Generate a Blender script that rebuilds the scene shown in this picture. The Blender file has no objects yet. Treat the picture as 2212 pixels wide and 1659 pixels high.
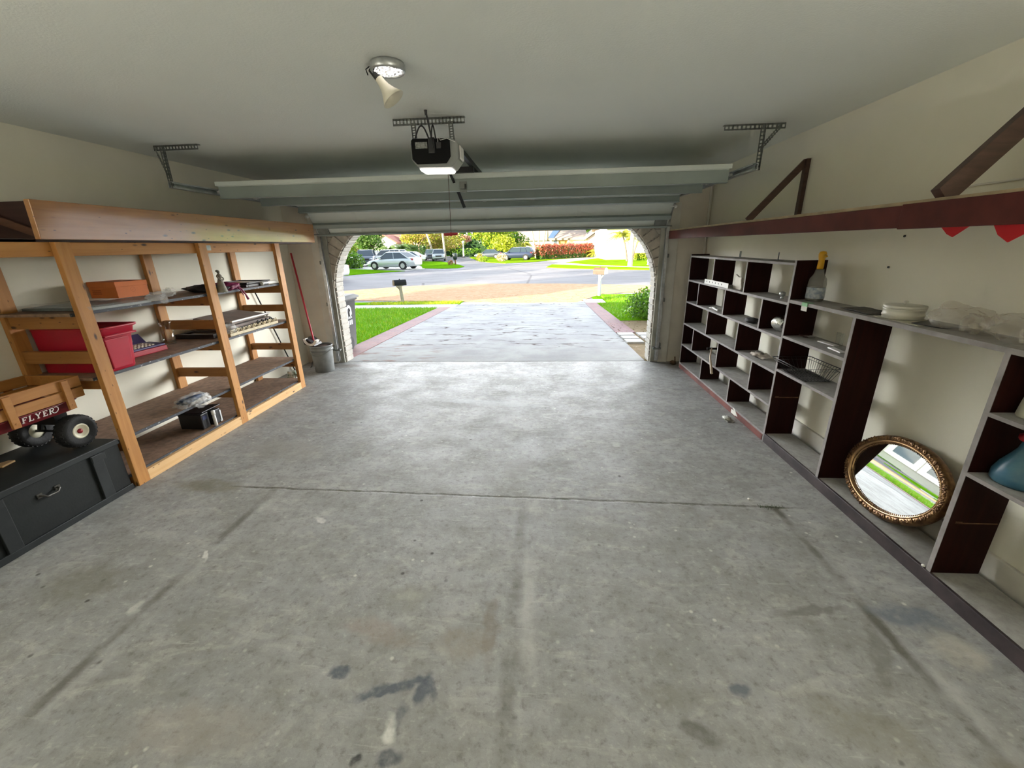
import bpy, bmesh, math, random
from mathutils import Vector, Matrix, noise
RN = random.Random(11)
SC = bpy.context.scene
COL = SC.collection
PI = math.pi
U = RN.uniform

# ------------------------------------------------------------------ camera
F_PX, W_PX, H_PX, CAM_H = 893.32, 2212.0, 1659.0, 1.7
YAW, PITCH, ROLL = -7.34204310e-02, 3.22448228e-01, -2.24675418e-02
def cam_axes():
    cy, sy, cp, sp, cr, sr = math.cos(YAW), math.sin(YAW), math.cos(PITCH), math.sin(PITCH), math.cos(ROLL), math.sin(ROLL)
    f = Vector((sy*cp, cy*cp, -sp)); r = Vector((cy, -sy, 0)); u = r.cross(f)
    return cr*r + sr*u, -sr*r + cr*u, f
CR, CU, CF = cam_axes()
cd = bpy.data.cameras.new('camera'); cam = bpy.data.objects.new('camera', cd); COL.objects.link(cam)
cd.sensor_width = 36.0; cd.lens = F_PX/W_PX*36.0; cd.clip_start = 0.02; cd.clip_end = 2000
cam.matrix_world = Matrix(((CR.x, CU.x, -CF.x, 0), (CR.y, CU.y, -CF.y, 0), (CR.z, CU.z, -CF.z, CAM_H), (0, 0, 0, 1)))
SC.camera = cam
def at(px, py, Y):                       # point of the place seen at a pixel of the photo, at depth Y
    d = (px-W_PX/2)/F_PX*CR - (py-H_PX/2)/F_PX*CU + CF
    t = Y/d.y
    return Vector((0, 0, CAM_H)) + t*d

# ------------------------------------------------------------------ mesh builder
class MB:
    def __init__(s): s.v = []; s.f = []; s.sm = []; s.mi = []
    def add(s, vs, fs, smooth=False, m=0):
        b = len(s.v); s.v += [Vector(v) for v in vs]
        for f in fs: s.f.append([b+i for i in f]); s.sm.append(smooth); s.mi.append(m)
        return s
    def box(s, x0, x1, y0, y1, z0, z1, m=0):
        x0, x1 = min(x0, x1), max(x0, x1); y0, y1 = min(y0, y1), max(y0, y1); z0, z1 = min(z0, z1), max(z0, z1)
        vs = [(x, y, z) for z in (z0, z1) for y in (y0, y1) for x in (x0, x1)]
        return s.add(vs, [(0,2,3,1),(4,5,7,6),(0,1,5,4),(2,6,7,3),(0,4,6,2),(1,3,7,5)], False, m)
    def beam(s, p, q, w, h, up=(0,0,1), m=0):
        p, q = Vector(p), Vector(q); d = (q-p).normalized(); up = Vector(up)
        a = d.cross(up)
        if a.length < 1e-4: a = d.cross(Vector((1,0,0)))
        a.normalize(); b = a.cross(d).normalized()
        vs = [e + a*sa*w/2 + b*sb*h/2 for e in (p, q) for sb in (-1, 1) for sa in (-1, 1)]
        return s.add(vs, [(0,1,3,2),(4,6,7,5),(0,4,5,1),(2,3,7,6),(0,2,6,4),(1,5,7,3)], False, m)
    def cyl(s, p, q, r0, r1=None, n=16, cap=True, m=0):
        r1 = r0 if r1 is None else r1
        p, q = Vector(p), Vector(q); d = (q-p).normalized()
        a = d.cross(Vector((0,0,1)) if abs(d.z) < .95 else Vector((1,0,0))).normalized(); b = d.cross(a)
        vs = []
        for e, r in ((p, r0), (q, r1)):
            for i in range(n):
                t = 2*PI*i/n; vs.append(e + a*math.cos(t)*r + b*math.sin(t)*r)
        s.add(vs, [(i, (i+1) % n, n+(i+1) % n, n+i) for i in range(n)], True, m)
        if cap: s.add(vs, [tuple(range(n-1, -1, -1)), tuple(range(n, 2*n))], False, m)
        return s
    def lathe(s, prof, c=(0,0,0), n=28, sx=1, sy=1, axis=None, m=0, smooth=True):
        M = Matrix.Identity(3) if axis is None else Vector((0,0,1)).rotation_difference(Vector(axis)).to_matrix()
        c = Vector(c); vs = []
        for r, z in prof:
            for i in range(n):
                t = 2*PI*i/n; vs.append(c + M @ Vector((r*sx*math.cos(t), r*sy*math.sin(t), z)))
        fs = [(j*n+i, j*n+(i+1) % n, (j+1)*n+(i+1) % n, (j+1)*n+i) for j in range(len(prof)-1) for i in range(n)]
        return s.add(vs, fs, smooth, m)
    def tube(s, path, r, n=8, closed=False, m=0, cap=True):
        P = [Vector(p) for p in path]; k = len(P); rings = []; a = None
        rr = r if isinstance(r, (list, tuple)) else [r]*k
        for i in range(k):
            if closed: d = (P[(i+1) % k]-P[i-1])
            else: d = P[min(i+1, k-1)]-P[max(i-1, 0)]
            d.normalize()
            if a is None:
                a = d.cross(Vector((0,0,1)) if abs(d.z) < .9 else Vector((1,0,0))).normalized()
            else:
                a = (a - d*a.dot(d)); a = a.normalized() if a.length > 1e-6 else d.orthogonal().normalized()
            b = d.cross(a)
            rings += [P[i] + (a*math.cos(2*PI*j/n) + b*math.sin(2*PI*j/n))*rr[i] for j in range(n)]
        K = k if closed else k-1
        fs = [(i*n+j, i*n+(j+1) % n, ((i+1) % k)*n+(j+1) % n, ((i+1) % k)*n+j) for i in range(K) for j in range(n)]
        s.add(rings, fs, True, m)
        if cap and not closed: s.add(rings[:n], [tuple(range(n-1, -1, -1))], False, m); s.add(rings[-n:], [tuple(range(n))], False, m)
        return s
    def sweep(s, path, prof, xa=(1,0,0), m=0):      # sweep a closed profile (u along xa, v across) along a path in the plane normal to xa
        P = [Vector(p) for p in path]; X = Vector(xa); k = len(P); n = len(prof); vs = []
        for i in range(k):
            d = (P[min(i+1, k-1)]-P[max(i-1, 0)]).normalized(); b = d.cross(X).normalized()
            vs += [P[i] + X*u + b*w for u, w in prof]
        fs = [(i*n+j, i*n+(j+1) % n, (i+1)*n+(j+1) % n, (i+1)*n+j) for i in range(k-1) for j in range(n)]
        s.add(vs, fs, False, m); s.add(vs[:n], [tuple(range(n-1, -1, -1))]); s.add(vs[-n:], [tuple(range(n))])
        return s
    def prism(s, poly, d, m=0):             # poly of 3-D points in a plane, pushed along d
        P = [Vector(p) for p in poly]; d = Vector(d); n = len(P)
        return s.add(P+[p+d for p in P], [tuple(range(n-1, -1, -1)), tuple(range(n, 2*n))]+[(i, (i+1) % n, n+(i+1) % n, n+i) for i in range(n)], False, m)
    def blob(s, c, rx, ry, rz, amp=.15, fr=2.0, seed=0, sub=3, flat=None, smooth=True, m=0, ridge=0):
        bm = bmesh.new(); bmesh.ops.create_icosphere(bm, subdivisions=sub, radius=1)
        c = Vector(c); vs = []
        for v in bm.verts:
            p = v.co.copy(); k = 1 + amp*noise.fractal(p*fr+Vector((seed*7.3, seed*3.1, seed)), 1.0, 2.0, 4)
            if ridge: k += ridge*(.35-1.6*abs(noise.noise(p*fr*1.1+Vector((seed, 2, 5))))-.7*abs(noise.noise(p*fr*2.7+Vector((3, seed, 1)))))
            q = Vector((p.x*rx*k, p.y*ry*k, p.z*rz*k))
            if flat is not None and q.z < -flat: q.z = -flat
            vs.append(c+q)
        fs = [[v.index for v in f.verts] for f in bm.faces]; bm.free()
        return s.add(vs, fs, smooth, m)
    def sheet(s, p0, du, dv, nu, nv, fn, smooth=True, m=0):
        p0, du, dv = Vector(p0), Vector(du), Vector(dv); vs = []
        for j in range(nv+1):
            for i in range(nu+1):
                u, v = i/nu, j/nv
                vs.append(p0 + du*u + dv*v + Vector(fn(u, v)))
        fs = [(j*(nu+1)+i, j*(nu+1)+i+1, (j+1)*(nu+1)+i+1, (j+1)*(nu+1)+i) for j in range(nv) for i in range(nu)]
        return s.add(vs, fs, smooth, m)
    def perf(s, p, q, w, t, up, n):          # perforated flat bar: two edge strips and bridges between round-ish holes
        p, q, up = Vector(p), Vector(q), Vector(up).normalized(); d = (q-p); L = d.length; d.normalize()
        for k in (-1, 1): s.beam(p+up*k*w*.36, q+up*k*w*.36, t, w*.28, up)
        for i in range(n+1):
            c = p + d*L*i/n; h = L/n*.42
            s.beam(c-d*min(h/2, L*i/n), c+d*min(h/2, L*(1-i/n)), t, w, up)
        return s
    def xform(s, M):
        s.v = [M @ v for v in s.v]; return s
    def build(s, name, mat, parent=None, bevel=0, origin=True, local=False, solid=0, sub=0, seg=2):
        me = bpy.data.meshes.new(name)
        if parent is not None: o = 0
        vs = s.v; loc = Vector((0,0,0))
        if parent is None and origin and not local:
            loc = Vector(((min(v.x for v in vs)+max(v.x for v in vs))/2, (min(v.y for v in vs)+max(v.y for v in vs))/2, min(v.z for v in vs)))
        elif parent is not None and not local:
            loc = WLOC.get(parent.name, Vector((0,0,0)))
        me.from_pydata([v-loc for v in vs], [], s.f); me.polygons.foreach_set('use_smooth', s.sm)
        for m_ in (mat if isinstance(mat, (list, tuple)) else [mat]): me.materials.append(m_)
        if any(s.mi): me.polygons.foreach_set('material_index', s.mi)
        bm = bmesh.new(); bm.from_mesh(me); bmesh.ops.recalc_face_normals(bm, faces=bm.faces) if len(s.f) < 60000 else None
        bm.to_mesh(me); bm.free(); me.update()
        ob = bpy.data.objects.new(name, me); COL.objects.link(ob)
        if parent is not None: ob.parent = parent; WLOC[ob.name] = loc
        else: ob.location = loc; WLOC[ob.name] = loc
        if solid:
            md = ob.modifiers.new('solid', 'SOLIDIFY'); md.thickness = solid; md.offset = 0
        if sub:
            md = ob.modifiers.new('sub', 'SUBSURF'); md.levels = sub; md.render_levels = sub
        if bevel:
            md = ob.modifiers.new('bevel', 'BEVEL'); md.width = bevel; md.segments = seg; md.limit_method = 'ANGLE'; md.angle_limit = .6
        return ob
WLOC = {}
def tag(o, label=None, cat=None, group=None, kind=None):
    if label: o['label'] = label
    if cat: o['category'] = cat
    if group: o['group'] = group
    if kind: o['kind'] = kind
    return o
def thing(name, label, cat, loc=(0,0,0), rz=0, group=None):
    o = bpy.data.objects.new(name, None); COL.objects.link(o); o.empty_display_size = .1
    o.location = loc; o.rotation_euler = (0, 0, rz); WLOC[o.name] = Vector(loc)
    return tag(o, label, cat, group)
def struct(name, mb, mat, bevel=0):
    return tag(mb.build(name, mat, bevel=bevel, origin=False), kind='structure')
def copy_thing(root, loc, rz, label, group=None):
    r = root.copy(); COL.objects.link(r); r.location = loc; r.rotation_euler = (0, 0, rz); r['label'] = label
    if group: r['group'] = group
    for ch in list(root.children):
        c = ch.copy(); COL.objects.link(c); c.parent = r
        for g in ch.children:
            d = g.copy(); COL.objects.link(d); d.parent = c
    return r

# ------------------------------------------------------------------ materials
class NT:
    def __init__(s, name):
        s.m = bpy.data.materials.new(name); s.m.use_nodes = True; s.t = s.m.node_tree; s.t.nodes.clear()
        s.out = s.t.nodes.new('ShaderNodeOutputMaterial'); s.b = s.t.nodes.new('ShaderNodeBsdfPrincipled')
        s.t.links.new(s.b.outputs[0], s.out.inputs[0]); s._co = None
    def N(s, typ, **kw):
        n = s.t.nodes.new('ShaderNode'+typ)
        for k, v in kw.items(): setattr(n, k, v)
        return n
    def L(s, a, b): s.t.links.new(a, b)
    def put(s, sock, v):
        if hasattr(v, 'links'): s.L(v, sock)
        elif v is not None: sock.default_value = v
    def co(s):
        if s._co is None: s._co = s.N('TexCoord').outputs['Object']
        return s._co
    def mp(s, sc=(1,1,1), loc=(0,0,0), rot=(0,0,0), src=None):
        n = s.N('Mapping'); s.L(src or s.co(), n.inputs[0]); n.inputs['Scale'].default_value = sc; n.inputs['Location'].default_value = loc; n.inputs['Rotation'].default_value = rot
        return n.outputs[0]
    def noise(s, scale, vec=None, detail=4, rough=.55, dist=0):
        n = s.N('TexNoise'); s.L(vec or s.co(), n.inputs['Vector']); n.inputs['Scale'].default_value = scale; n.inputs['Detail'].default_value = detail
        n.inputs['Roughness'].default_value = rough; n.inputs['Distortion'].default_value = dist
        return n.outputs['Fac']
    def ramp(s, fac, stops, interp='LINEAR'):
        n = s.N('ValToRGB'); s.put(n.inputs[0], fac); e = n.color_ramp.elements; n.color_ramp.interpolation = interp
        while len(e) < len(stops): e.new(.5)
        for i, (p, c) in enumerate(stops):
            e[i].position = p; e[i].color = (c, c, c, 1) if isinstance(c, (int, float)) else (*c, 1)
        return n.outputs[0]
    def mix(s, fac, a, b, mode='MIX'):
        n = s.N('Mix', data_type='RGBA', blend_type=mode); s.put(n.inputs[0], fac)
        for i, v in ((6, a), (7, b)):
            if isinstance(v, tuple): v = (*v, 1) if len(v) == 3 else v
            s.put(n.inputs[i], v)
        return n.outputs[2]
    def math(s, op, a, b=None, c=None, clamp=False):
        n = s.N('Math', operation=op, use_clamp=clamp)
        for i, v in enumerate((a, b, c)):
            if v is not None: s.put(n.inputs[i], v)
        return n.outputs[0]
    def sep(s, vec=None):
        n = s.N('SeparateXYZ'); s.L(vec or s.co(), n.inputs[0]); return n.outputs
    def bump(s, h, strength=.3, dist=.01):
        n = s.N('Bump'); s.L(h, n.inputs['Height']); n.inputs['Strength'].default_value = strength; n.inputs['Distance'].default_value = dist
        s.L(n.outputs[0], s.b.inputs['Normal'])
    def fin(s, col=None, rough=.5, metal=0, spec=.5, **kw):
        if col is not None: s.put(s.b.inputs['Base Color'], (*col, 1) if isinstance(col, tuple) and len(col) == 3 else col)
        s.put(s.b.inputs['Roughness'], rough); s.put(s.b.inputs['Metallic'], metal); s.put(s.b.inputs['Specular IOR Level'], spec)
        for k, v in kw.items(): s.put(s.b.inputs[k], v)
        return s.m
def M(name, c, rough=.5, metal=0, spec=.5, var=.12, vs=6.0, bump=0, bs=60.0, c2=None, **kw):
    t = NT(name); c2 = c2 or tuple(x*(1-var) for x in c)
    col = t.mix(t.ramp(t.noise(vs), [(.35, 0.), (.65, 1.)]), tuple(c), tuple(c2))
    if bump: t.bump(t.noise(bs), bump)
    return t.fin(col, rough, metal, spec, **kw)
def flat_mat(name, c, rough=.5, metal=0, spec=.5, **kw):
    return NT(name).fin(tuple(c), rough, metal, spec, **kw)
def wood(name, c1, c2, axis='Y', rough=.55, knots=True, sc=1.0, spec=.4, kc=(.05,.02,.008)):
    t = NT(name); st = {'X': (.6, 9, 9), 'Y': (9, .6, 9), 'Z': (9, 9, .6)}[axis]
    v = t.mp(tuple(x*sc for x in st)); n = t.noise(2.2, v, 6, .6, 1.2)
    col = t.mix(t.ramp(n, [(.3, 0.), (.7, 1.)]), c1, c2)
    col = t.mix(t.ramp(t.noise(1.3), [(.4, 0.), (.7, .35)]), col, tuple(x*.6 for x in c2))
    if knots:
        vo = t.N('TexVoronoi'); kn = {'X': (5, 13, 13), 'Y': (13, 5, 13), 'Z': (13, 13, 5)}[axis]
        t.L(t.mp(kn), vo.inputs['Vector']); vo.inputs['Scale'].default_value = 1.0
        col = t.mix(t.ramp(vo.outputs['Distance'], [(.07, 1.), (.16, .0)]), col, kc)
        v2 = t.N('TexVoronoi'); t.L(t.mp(tuple(x*1.9 for x in kn), (.3,.7,.2)), v2.inputs['Vector']); v2.inputs['Scale'].default_value = 1.0
        col = t.mix(t.ramp(v2.outputs['Distance'], [(.06, .8), (.11, .0)]), col, kc)
    t.bump(n, .12, .003)
    return t.fin(col, rough, 0, spec)
def dusty(name, wood_c, dust_c, rough=.6, amount=.85):
    t = NT(name); g = t.N('NewGeometry'); z = t.sep(g.outputs['Normal'])[2]
    up = t.math('MULTIPLY', t.ramp(z, [(.6, 0.), (.9, 1.)]), t.ramp(t.noise(9, None, 6, .7), [(.25, .75*amount), (.6, amount)]))
    wcol = t.mix(t.ramp(t.noise(3, t.mp((6, .8, 6)), 5), [(.35, 0.), (.7, 1.)]), wood_c, tuple(x*.55 for x in wood_c))
    dcol = t.mix(t.ramp(t.noise(25, None, 6, .7), [(.4, 0.), (.7, 1.)]), dust_c, tuple(x*.78 for x in dust_c))
    return t.fin(t.mix(up, wcol, dcol), rough, 0, .2)
def clear(name, tint=(1,1,1), trans=.65, rough=.15, milky=.25, spec=.5, bump=0):
    t = NT(name); tr = t.N('BsdfTransparent'); tr.inputs[0].default_value = (*tint, 1)
    mx = t.N('MixShader'); mx.inputs[0].default_value = trans
    t.fin((milky+.55, milky+.55, milky+.53), rough, 0, spec)
    if bump: t.bump(t.noise(35, None, 4), bump, .01)
    t.L(t.b.outputs[0], mx.inputs[1]); t.L(tr.outputs[0], mx.inputs[2]); t.L(mx.outputs[0], t.out.inputs[0])
    return t.m
def glassy(name, tint=(.9,.95,.93), trans=.8, rough=.05):
    t = NT(name); tr = t.N('BsdfTransparent'); tr.inputs[0].default_value = (*tint, 1); gl = t.N('BsdfGlossy'); gl.inputs['Roughness'].default_value = rough
    fr = t.N('LayerWeight'); mx = t.N('MixShader')
    t.L(t.math('MULTIPLY_ADD', t.math('POWER', fr.outputs['Facing'], 3.), .45, 1-trans-.06), mx.inputs[0]); t.L(tr.outputs[0], mx.inputs[1]); t.L(gl.outputs[0], mx.inputs[2]); t.L(mx.outputs[0], t.out.inputs[0])
    return t.m
def leaf(name, c, var=.5, sat=1.0):
    t = NT(name); a = t.noise(3.5, None, 3); b = t.noise(19, None, 2)
    f = t.ramp(t.math('ADD', t.math('MULTIPLY', a, .6), t.math('MULTIPLY', b, .4)), [(.35, 0.), (.65, 1.)])
    col = t.mix(f, tuple(x*(1-var) for x in c), tuple(min(1, x*(1+var*.6)) for x in c))
    tl = t.N('BsdfTranslucent'); t.L(col, tl.inputs[0]); mx = t.N('MixShader'); mx.inputs[0].default_value = .3
    t.fin(col, .45, 0, .35); t.L(t.b.outputs[0], mx.inputs[1]); t.L(tl.outputs[0], mx.inputs[2]); t.L(mx.outputs[0], t.out.inputs[0])
    return t.m

m_ceil = M('ceiling_paint', (.82,.845,.795), .9, var=.03, vs=1.2, bump=.15, bs=90, spec=.2)
m_wall = M('cream_wall_paint', (.81,.78,.66), .8, var=.05, vs=1.5, bump=.06, bs=120, spec=.25)
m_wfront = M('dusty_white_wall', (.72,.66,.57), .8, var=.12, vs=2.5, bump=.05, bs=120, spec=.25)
m_trim = M('white_painted_trim', (.72,.69,.62), .6, var=.15, vs=5)
m_pineY = wood('pine_along', (.55,.265,.075), (.42,.18,.042), 'Y')
m_pineZ = wood('pine_upright', (.54,.265,.075), (.40,.17,.042), 'Z')
m_pineX = wood('pine_across', (.42,.19,.052), (.31,.125,.03), 'X')
m_pinelight = wood('pale_pine', (.74,.49,.24), (.64,.37,.15), 'Y')
m_beam = wood('varnished_beam', (.50,.225,.06), (.38,.15,.038), 'Y', rough=.35, knots=True, spec=.5)
_b = m_beam.node_tree.nodes['Principled BSDF']; _b.inputs['Coat Weight'].default_value = 1; _b.inputs['Coat Roughness'].default_value = .10; _b.inputs['Coat IOR'].default_value = 1.95
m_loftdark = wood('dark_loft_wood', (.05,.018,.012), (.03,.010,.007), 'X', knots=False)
m_osb = M('brown_particle_board', (.30,.185,.12), .7, var=.4, vs=22, bump=.1, bs=150)
def speckle_edge():
    t = NT('dusty_blue_shelf_edge'); n = t.noise(70, t.mp((1, .5, 1)), 3)
    return t.fin(t.mix(t.ramp(n, [(.62, 0.), (.70, 1.)]), (.032,.037,.048), (.36,.37,.37)), .6)
m_edge = speckle_edge()
m_case = dusty('dark_stained_bookcase', (.030,.0085,.006), (.46,.45,.42))
m_casepanel = wood('dark_stained_panel', (.026,.0052,.0035), (.014,.003,.0022), 'Z', rough=.6, knots=False, spec=.12)
m_caseedge = M('grey_worn_edge', (.31,.28,.27), .6, var=.35, vs=9)
m_kickred = M('red_brown_kickboard', (.17,.04,.028), .65, var=.5, vs=7)
m_kickdark = M('dark_scuffed_kickboard', (.05,.035,.036), .5, var=.5, vs=9, c2=(.02,.014,.016))
m_redboard = M('red_brown_board', (.115,.026,.02), .6, var=.45, vs=3.5, spec=.2)
m_brace = wood('worn_brown_brace', (.10,.055,.040), (.045,.022,.016), 'X', rough=.5, knots=False)
m_ply = M('pale_plywood_edge', (.46,.36,.22), .7, var=.3, vs=8)
m_galv = M('galvanised_steel', (.58,.60,.60), .38, metal=.85, var=.3, vs=14)
m_galvdull = M('dull_steel', (.22,.23,.21), .45, metal=.6, var=.3, vs=14)
m_door = M('painted_door_steel', (.64,.685,.65), .5, var=.06, vs=3)
m_rail = M('door_rail_steel', (.29,.335,.31), .5, metal=.1, var=.12, vs=3)
m_black = flat_mat('black_plastic', (.012,.012,.013), .45)
m_blackmetal = flat_mat('black_metal', (.02,.02,.02), .4, .5)
m_white = M('white_plastic', (.80,.79,.76), .4, var=.05)
m_paper = M('paper', (.80,.78,.72), .8, var=.08)
m_silver = M('crumpled_foil', (.85,.85,.84), .18, metal=1, var=.1, bump=.5, bs=40)
m_rubber = M('black_rubber', (.014,.014,.015), .7, var=.3, vs=20, bump=.2, bs=60)
m_concrete_w = M('white_concrete', (.46,.45,.42), .85, var=.15, vs=3, bump=.1, bs=50)
m_plasticbag = clear('clear_plastic_bag', trans=.78, rough=.12, milky=.25)
m_baggrey = clear('thin_grey_plastic_bag', tint=(.95,.93,.9), trans=.80, rough=.22, milky=.2, bump=.35)
m_glass = glassy('clear_glass', (.97,.98,.97), .88)
SKY, SKY_FILL, SUN, LAMP, BULB, UPL_FILL, EXPO = .7, 8.0, 8, .9, 1.3, 28, 1.5
# ================================================================== SETTING
def floor_mat():
    t = NT('worn_concrete'); co = t.co()
    big = t.noise(.55, None, 3, .6); mid = t.noise(2.6, None, 6, .7); fine = t.noise(26, None, 4, .7); str_ = t.noise(3.2, t.mp((1, 2.2, 1), rot=(0, 0, .5)), 4, .65, 1.5)
    col = t.mix(t.ramp(big, [(.35, 0.), (.65, 1.)]), (.362,.358,.345), (.303,.304,.302))
    col = t.mix(t.ramp(mid, [(.42, 0.), (.70, .8)]), col, (.232,.225,.203))
    col = t.mix(t.ramp(str_, [(.52, 0.), (.68, .55)]), col, (.45,.44,.40))
    col = t.mix(t.ramp(fine, [(.30, .6), (.47, 0.)]), col, (.14,.135,.12)); col = t.mix(t.ramp(fine, [(.58, 0.), (.70, .4)]), col, (.55,.54,.50))
    mot = t.noise(8.5, None, 5, .72)
    col = t.mix(t.ramp(mot, [(.34, .40), (.50, 0.)]), col, (.185,.178,.158)); col = t.mix(t.ramp(mot, [(.54, 0.), (.70, .40)]), col, (.47,.465,.445))
    scr = t.noise(1., t.mp((3.5, 34, 1), rot=(0, 0, .9)), 3, .7); col = t.mix(t.ramp(scr, [(.62, 0.), (.72, .4)]), col, (.52,.51,.48))
    # pale chips
    vo = t.N('TexVoronoi'); t.L(co, vo.inputs['Vector']); vo.inputs['Scale'].default_value = 11; 
    chip = t.math('MULTIPLY', t.ramp(vo.outputs['Distance'], [(.06, 1.), (.13, 0.)]), t.ramp(t.noise(1.9), [(.45, 0.), (.6, .85)]))
    col = t.mix(chip, col, (.60,.58,.53))
    vd = t.N('TexVoronoi'); t.L(t.mp((1,1,1), (3.3,1.7,0)), vd.inputs['Vector']); vd.inputs['Scale'].default_value = 7
    dk = t.math('MULTIPLY', t.ramp(vd.outputs['Distance'], [(.05, 1.), (.10, 0.)]), t.ramp(t.noise(1.3, t.mp((1,1,1), (5,2,0))), [(.5, 0.), (.62, .85)]))
    col = t.mix(dk, col, (.05,.045,.04))
    x, y, z = t.sep()
    wob = t.math('MULTIPLY', t.math('SUBTRACT', t.noise(6, None, 6, .75), .5), .05)
    rag = t.noise(9, None, 5, .7)
    def line(d, w, lo=0., hi=1.):   # |d| < w
        return t.ramp(t.math('DIVIDE', t.math('ABSOLUTE', t.math('ADD', d, wob)), w), [(.3, hi), (1., lo)])
    yj = t.math('SUBTRACT', y, t.math('MULTIPLY', x, -.0315)); dj = t.math('SUBTRACT', yj, 2.525)
    near = t.ramp(t.math('MULTIPLY', dj, -1.), [(.0, 0.), (.02, 1.)]); inx = t.ramp(t.math('ABSOLUTE', t.math('ADD', x, .15)), [(.50, 1.), (.95, 1.)])
    jm = t.math('MULTIPLY', t.math('MULTIPLY', line(dj, .016), t.ramp(rag, [(.35, .25), (.6, .95)])), t.ramp(t.math('MULTIPLY', t.math('ABSOLUTE', t.math('ADD', x, .35)), .4), [(.75, 1.), (.85, .0)]))
    lm = None
    for lx, w, am in ((-2.0, .04, .6), (-.13, .05, .45), (1.565, .035, .8)):
        m1 = t.math('MULTIPLY', line(t.math('SUBTRACT', x, lx), w, 0., am), near)
        m1 = t.math('MULTIPLY', m1, t.ramp(t.noise(3, t.mp((1,1,1), (lx*9,0,0)), 5), [(.38, .12), (.6, 1.)]))
        lm = m1 if lm is None else t.math('MAXIMUM', lm, m1)
        # pale scraped rim beside each groove
        rim = t.math('MULTIPLY', line(t.math('SUBTRACT', x, lx+.07), .06, 0., .5), near)
        rim = t.math('MULTIPLY', rim, t.ramp(t.noise(5, t.mp((1,.4,1), (lx*5,2,0)), 5), [(.48, 0.), (.65, 1.)]))
        col = t.mix(rim, col, (.50,.49,.46))
    lines = t.math('MAXIMUM', jm, lm)
    col = t.mix(lines, col, (.095,.088,.065))
    green = t.math('MULTIPLY', jm, t.ramp(t.noise(4, t.mp((1,1,1), (0,9,0))), [(.55, 0.), (.65, .8)]))
    col = t.mix(green, col, (.06,.075,.03))
    dn = t.N('TexNoise'); t.L(co, dn.inputs['Vector']); dn.inputs['Scale'].default_value = 10; dn.inputs['Detail'].default_value = 3
    vm = t.N('VectorMath', operation='MULTIPLY_ADD'); t.L(dn.outputs['Color'], vm.inputs[0]); vm.inputs[1].default_value = (.11,.11,0); t.L(co, vm.inputs[2]); wc = vm.outputs[0]
    def spot(cx, cy, rx, ry, rot, c, a):
        nonlocal col
        q = t.mp((1/rx, 1/ry, 0), src=t.mp((1,1,1), (-cx-.055, -cy-.055, 0), src=wc)) if not rot else t.mp((1/rx, 1/ry, 0), src=t.mp((1,1,1), rot=(0,0,rot), src=t.mp((1,1,1), (-cx-.055, -cy-.055, 0), src=wc)))
        n = t.N('VectorMath', operation='LENGTH'); t.L(q, n.inputs[0])
        col = t.mix(t.math('MULTIPLY', t.ramp(n.outputs['Value'], [(.55, a), (1., 0.)]), spn), col, c)
    spn = t.ramp(t.noise(11, None, 4, .7), [(.3, .35), (.55, 1.)])
    for s_ in SPOTS: spot(*s_)
    h = t.math('SUBTRACT', t.math('ADD', t.math('MULTIPLY', fine, .5), t.math('MULTIPLY', mid, .5)), t.math('MULTIPLY', lines, .8))
    t.bump(h, .35, .008)
    return t.fin(col, t.ramp(mid, [(.35, .5), (.65, .68)]), 0, .2)
SPOTS = [
    (-.60, 1.165, .20, .026, -.24, (.085,.10,.125), .85), (-.47, 1.17, .035, .075, .2, (.085,.10,.125), .8), (-.53, 1.06, .03, .07, 0, (.11,.12,.14), .6), (-.86, 1.226, .055, .03, 0, (.085,.10,.125), .85), (-.43, 1.17, .02, .06, -.15, (.09,.10,.125), .8),
    (-.555, 1.03, .04, .055, -.4, (.66,.65,.60), .95), (-.53, .925, .05, .035, -.5, (.07,.08,.095), .8), (-.64, .912, .035, .02, 0, (.04,.04,.04), .85),
    (1.74, 1.62, .20, .085, .1, (.15,.17,.20), .8), (1.33, 1.635, .22, .03, -.1, (.17,.165,.15), .75), (1.45, 1.40, .05, .22, .5, (.19,.185,.165), .7), (1.80, 1.44, .12, .10, 0, (.50,.47,.40), .65),
    (-1.464, 2.233, .055, .03, .3, (.64,.63,.59), .85), (-1.98, 1.873, .06, .022, .9, (.68,.67,.63), .9), (-2.04, 1.5, .03, .05, 0, (.60,.59,.55), .6),
    (-.24, 1.45, .05, .22, 0, (.215,.18,.145), .6), (-.35, 1.38, .16, .10, 0, (.27,.235,.19), .6), (-.68, 1.63, .13, .10, 0, (.255,.25,.21), .55), (-.68, 1.64, .07, .05, 0, (.40,.39,.34), .6), (-1.3, .98, .35, .12, 0, (.36,.31,.26), .35), (-.75, 1.42, .25, .07, .2, (.30,.24,.20), .5),
    (.80, 1.234, .05, .03, 0, (.12,.135,.16), .8), (.58, 1.073, .09, .05, .6, (.14,.135,.115), .8), (.50, 1.2, .12, .06, 0, (.23,.22,.19), .5), (.667, 3.38, .05, .05, 0, (.50,.49,.46), .6), (-.2, 2.95, .12, .2, .5, (.25,.235,.22), .6), (-.6, 4.4, .7, .10, .15, (.45,.46,.47), .6),
    (-2.55, 2.6, .35, .10, .1, (.19,.175,.125), .7), (-2.5, 1.64, .28, .16, 0, (.20,.19,.155), .6), (-2.3, 3.2, .5, .25, .2, (.28,.265,.23), .5), (2.1, 5.9, .45, .22, 0, (.13,.10,.075), .8), (-3.0, 5.95, .35, .12, 0, (.16,.135,.11), .7), (1.2, 1.12, .25, .10, .3, (.24,.225,.18), .55), (1.6, .95, .2, .12, 0, (.25,.23,.19), .6),
]
m_floor = floor_mat()
XL, XR, YB, YF, ZC = -3.70, 2.27, -.75, 6.15, 2.58
struct('floor', MB().box(XL-.1, XR+.1, YB-.1, 6.172, -.12, 0), m_floor)
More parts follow.
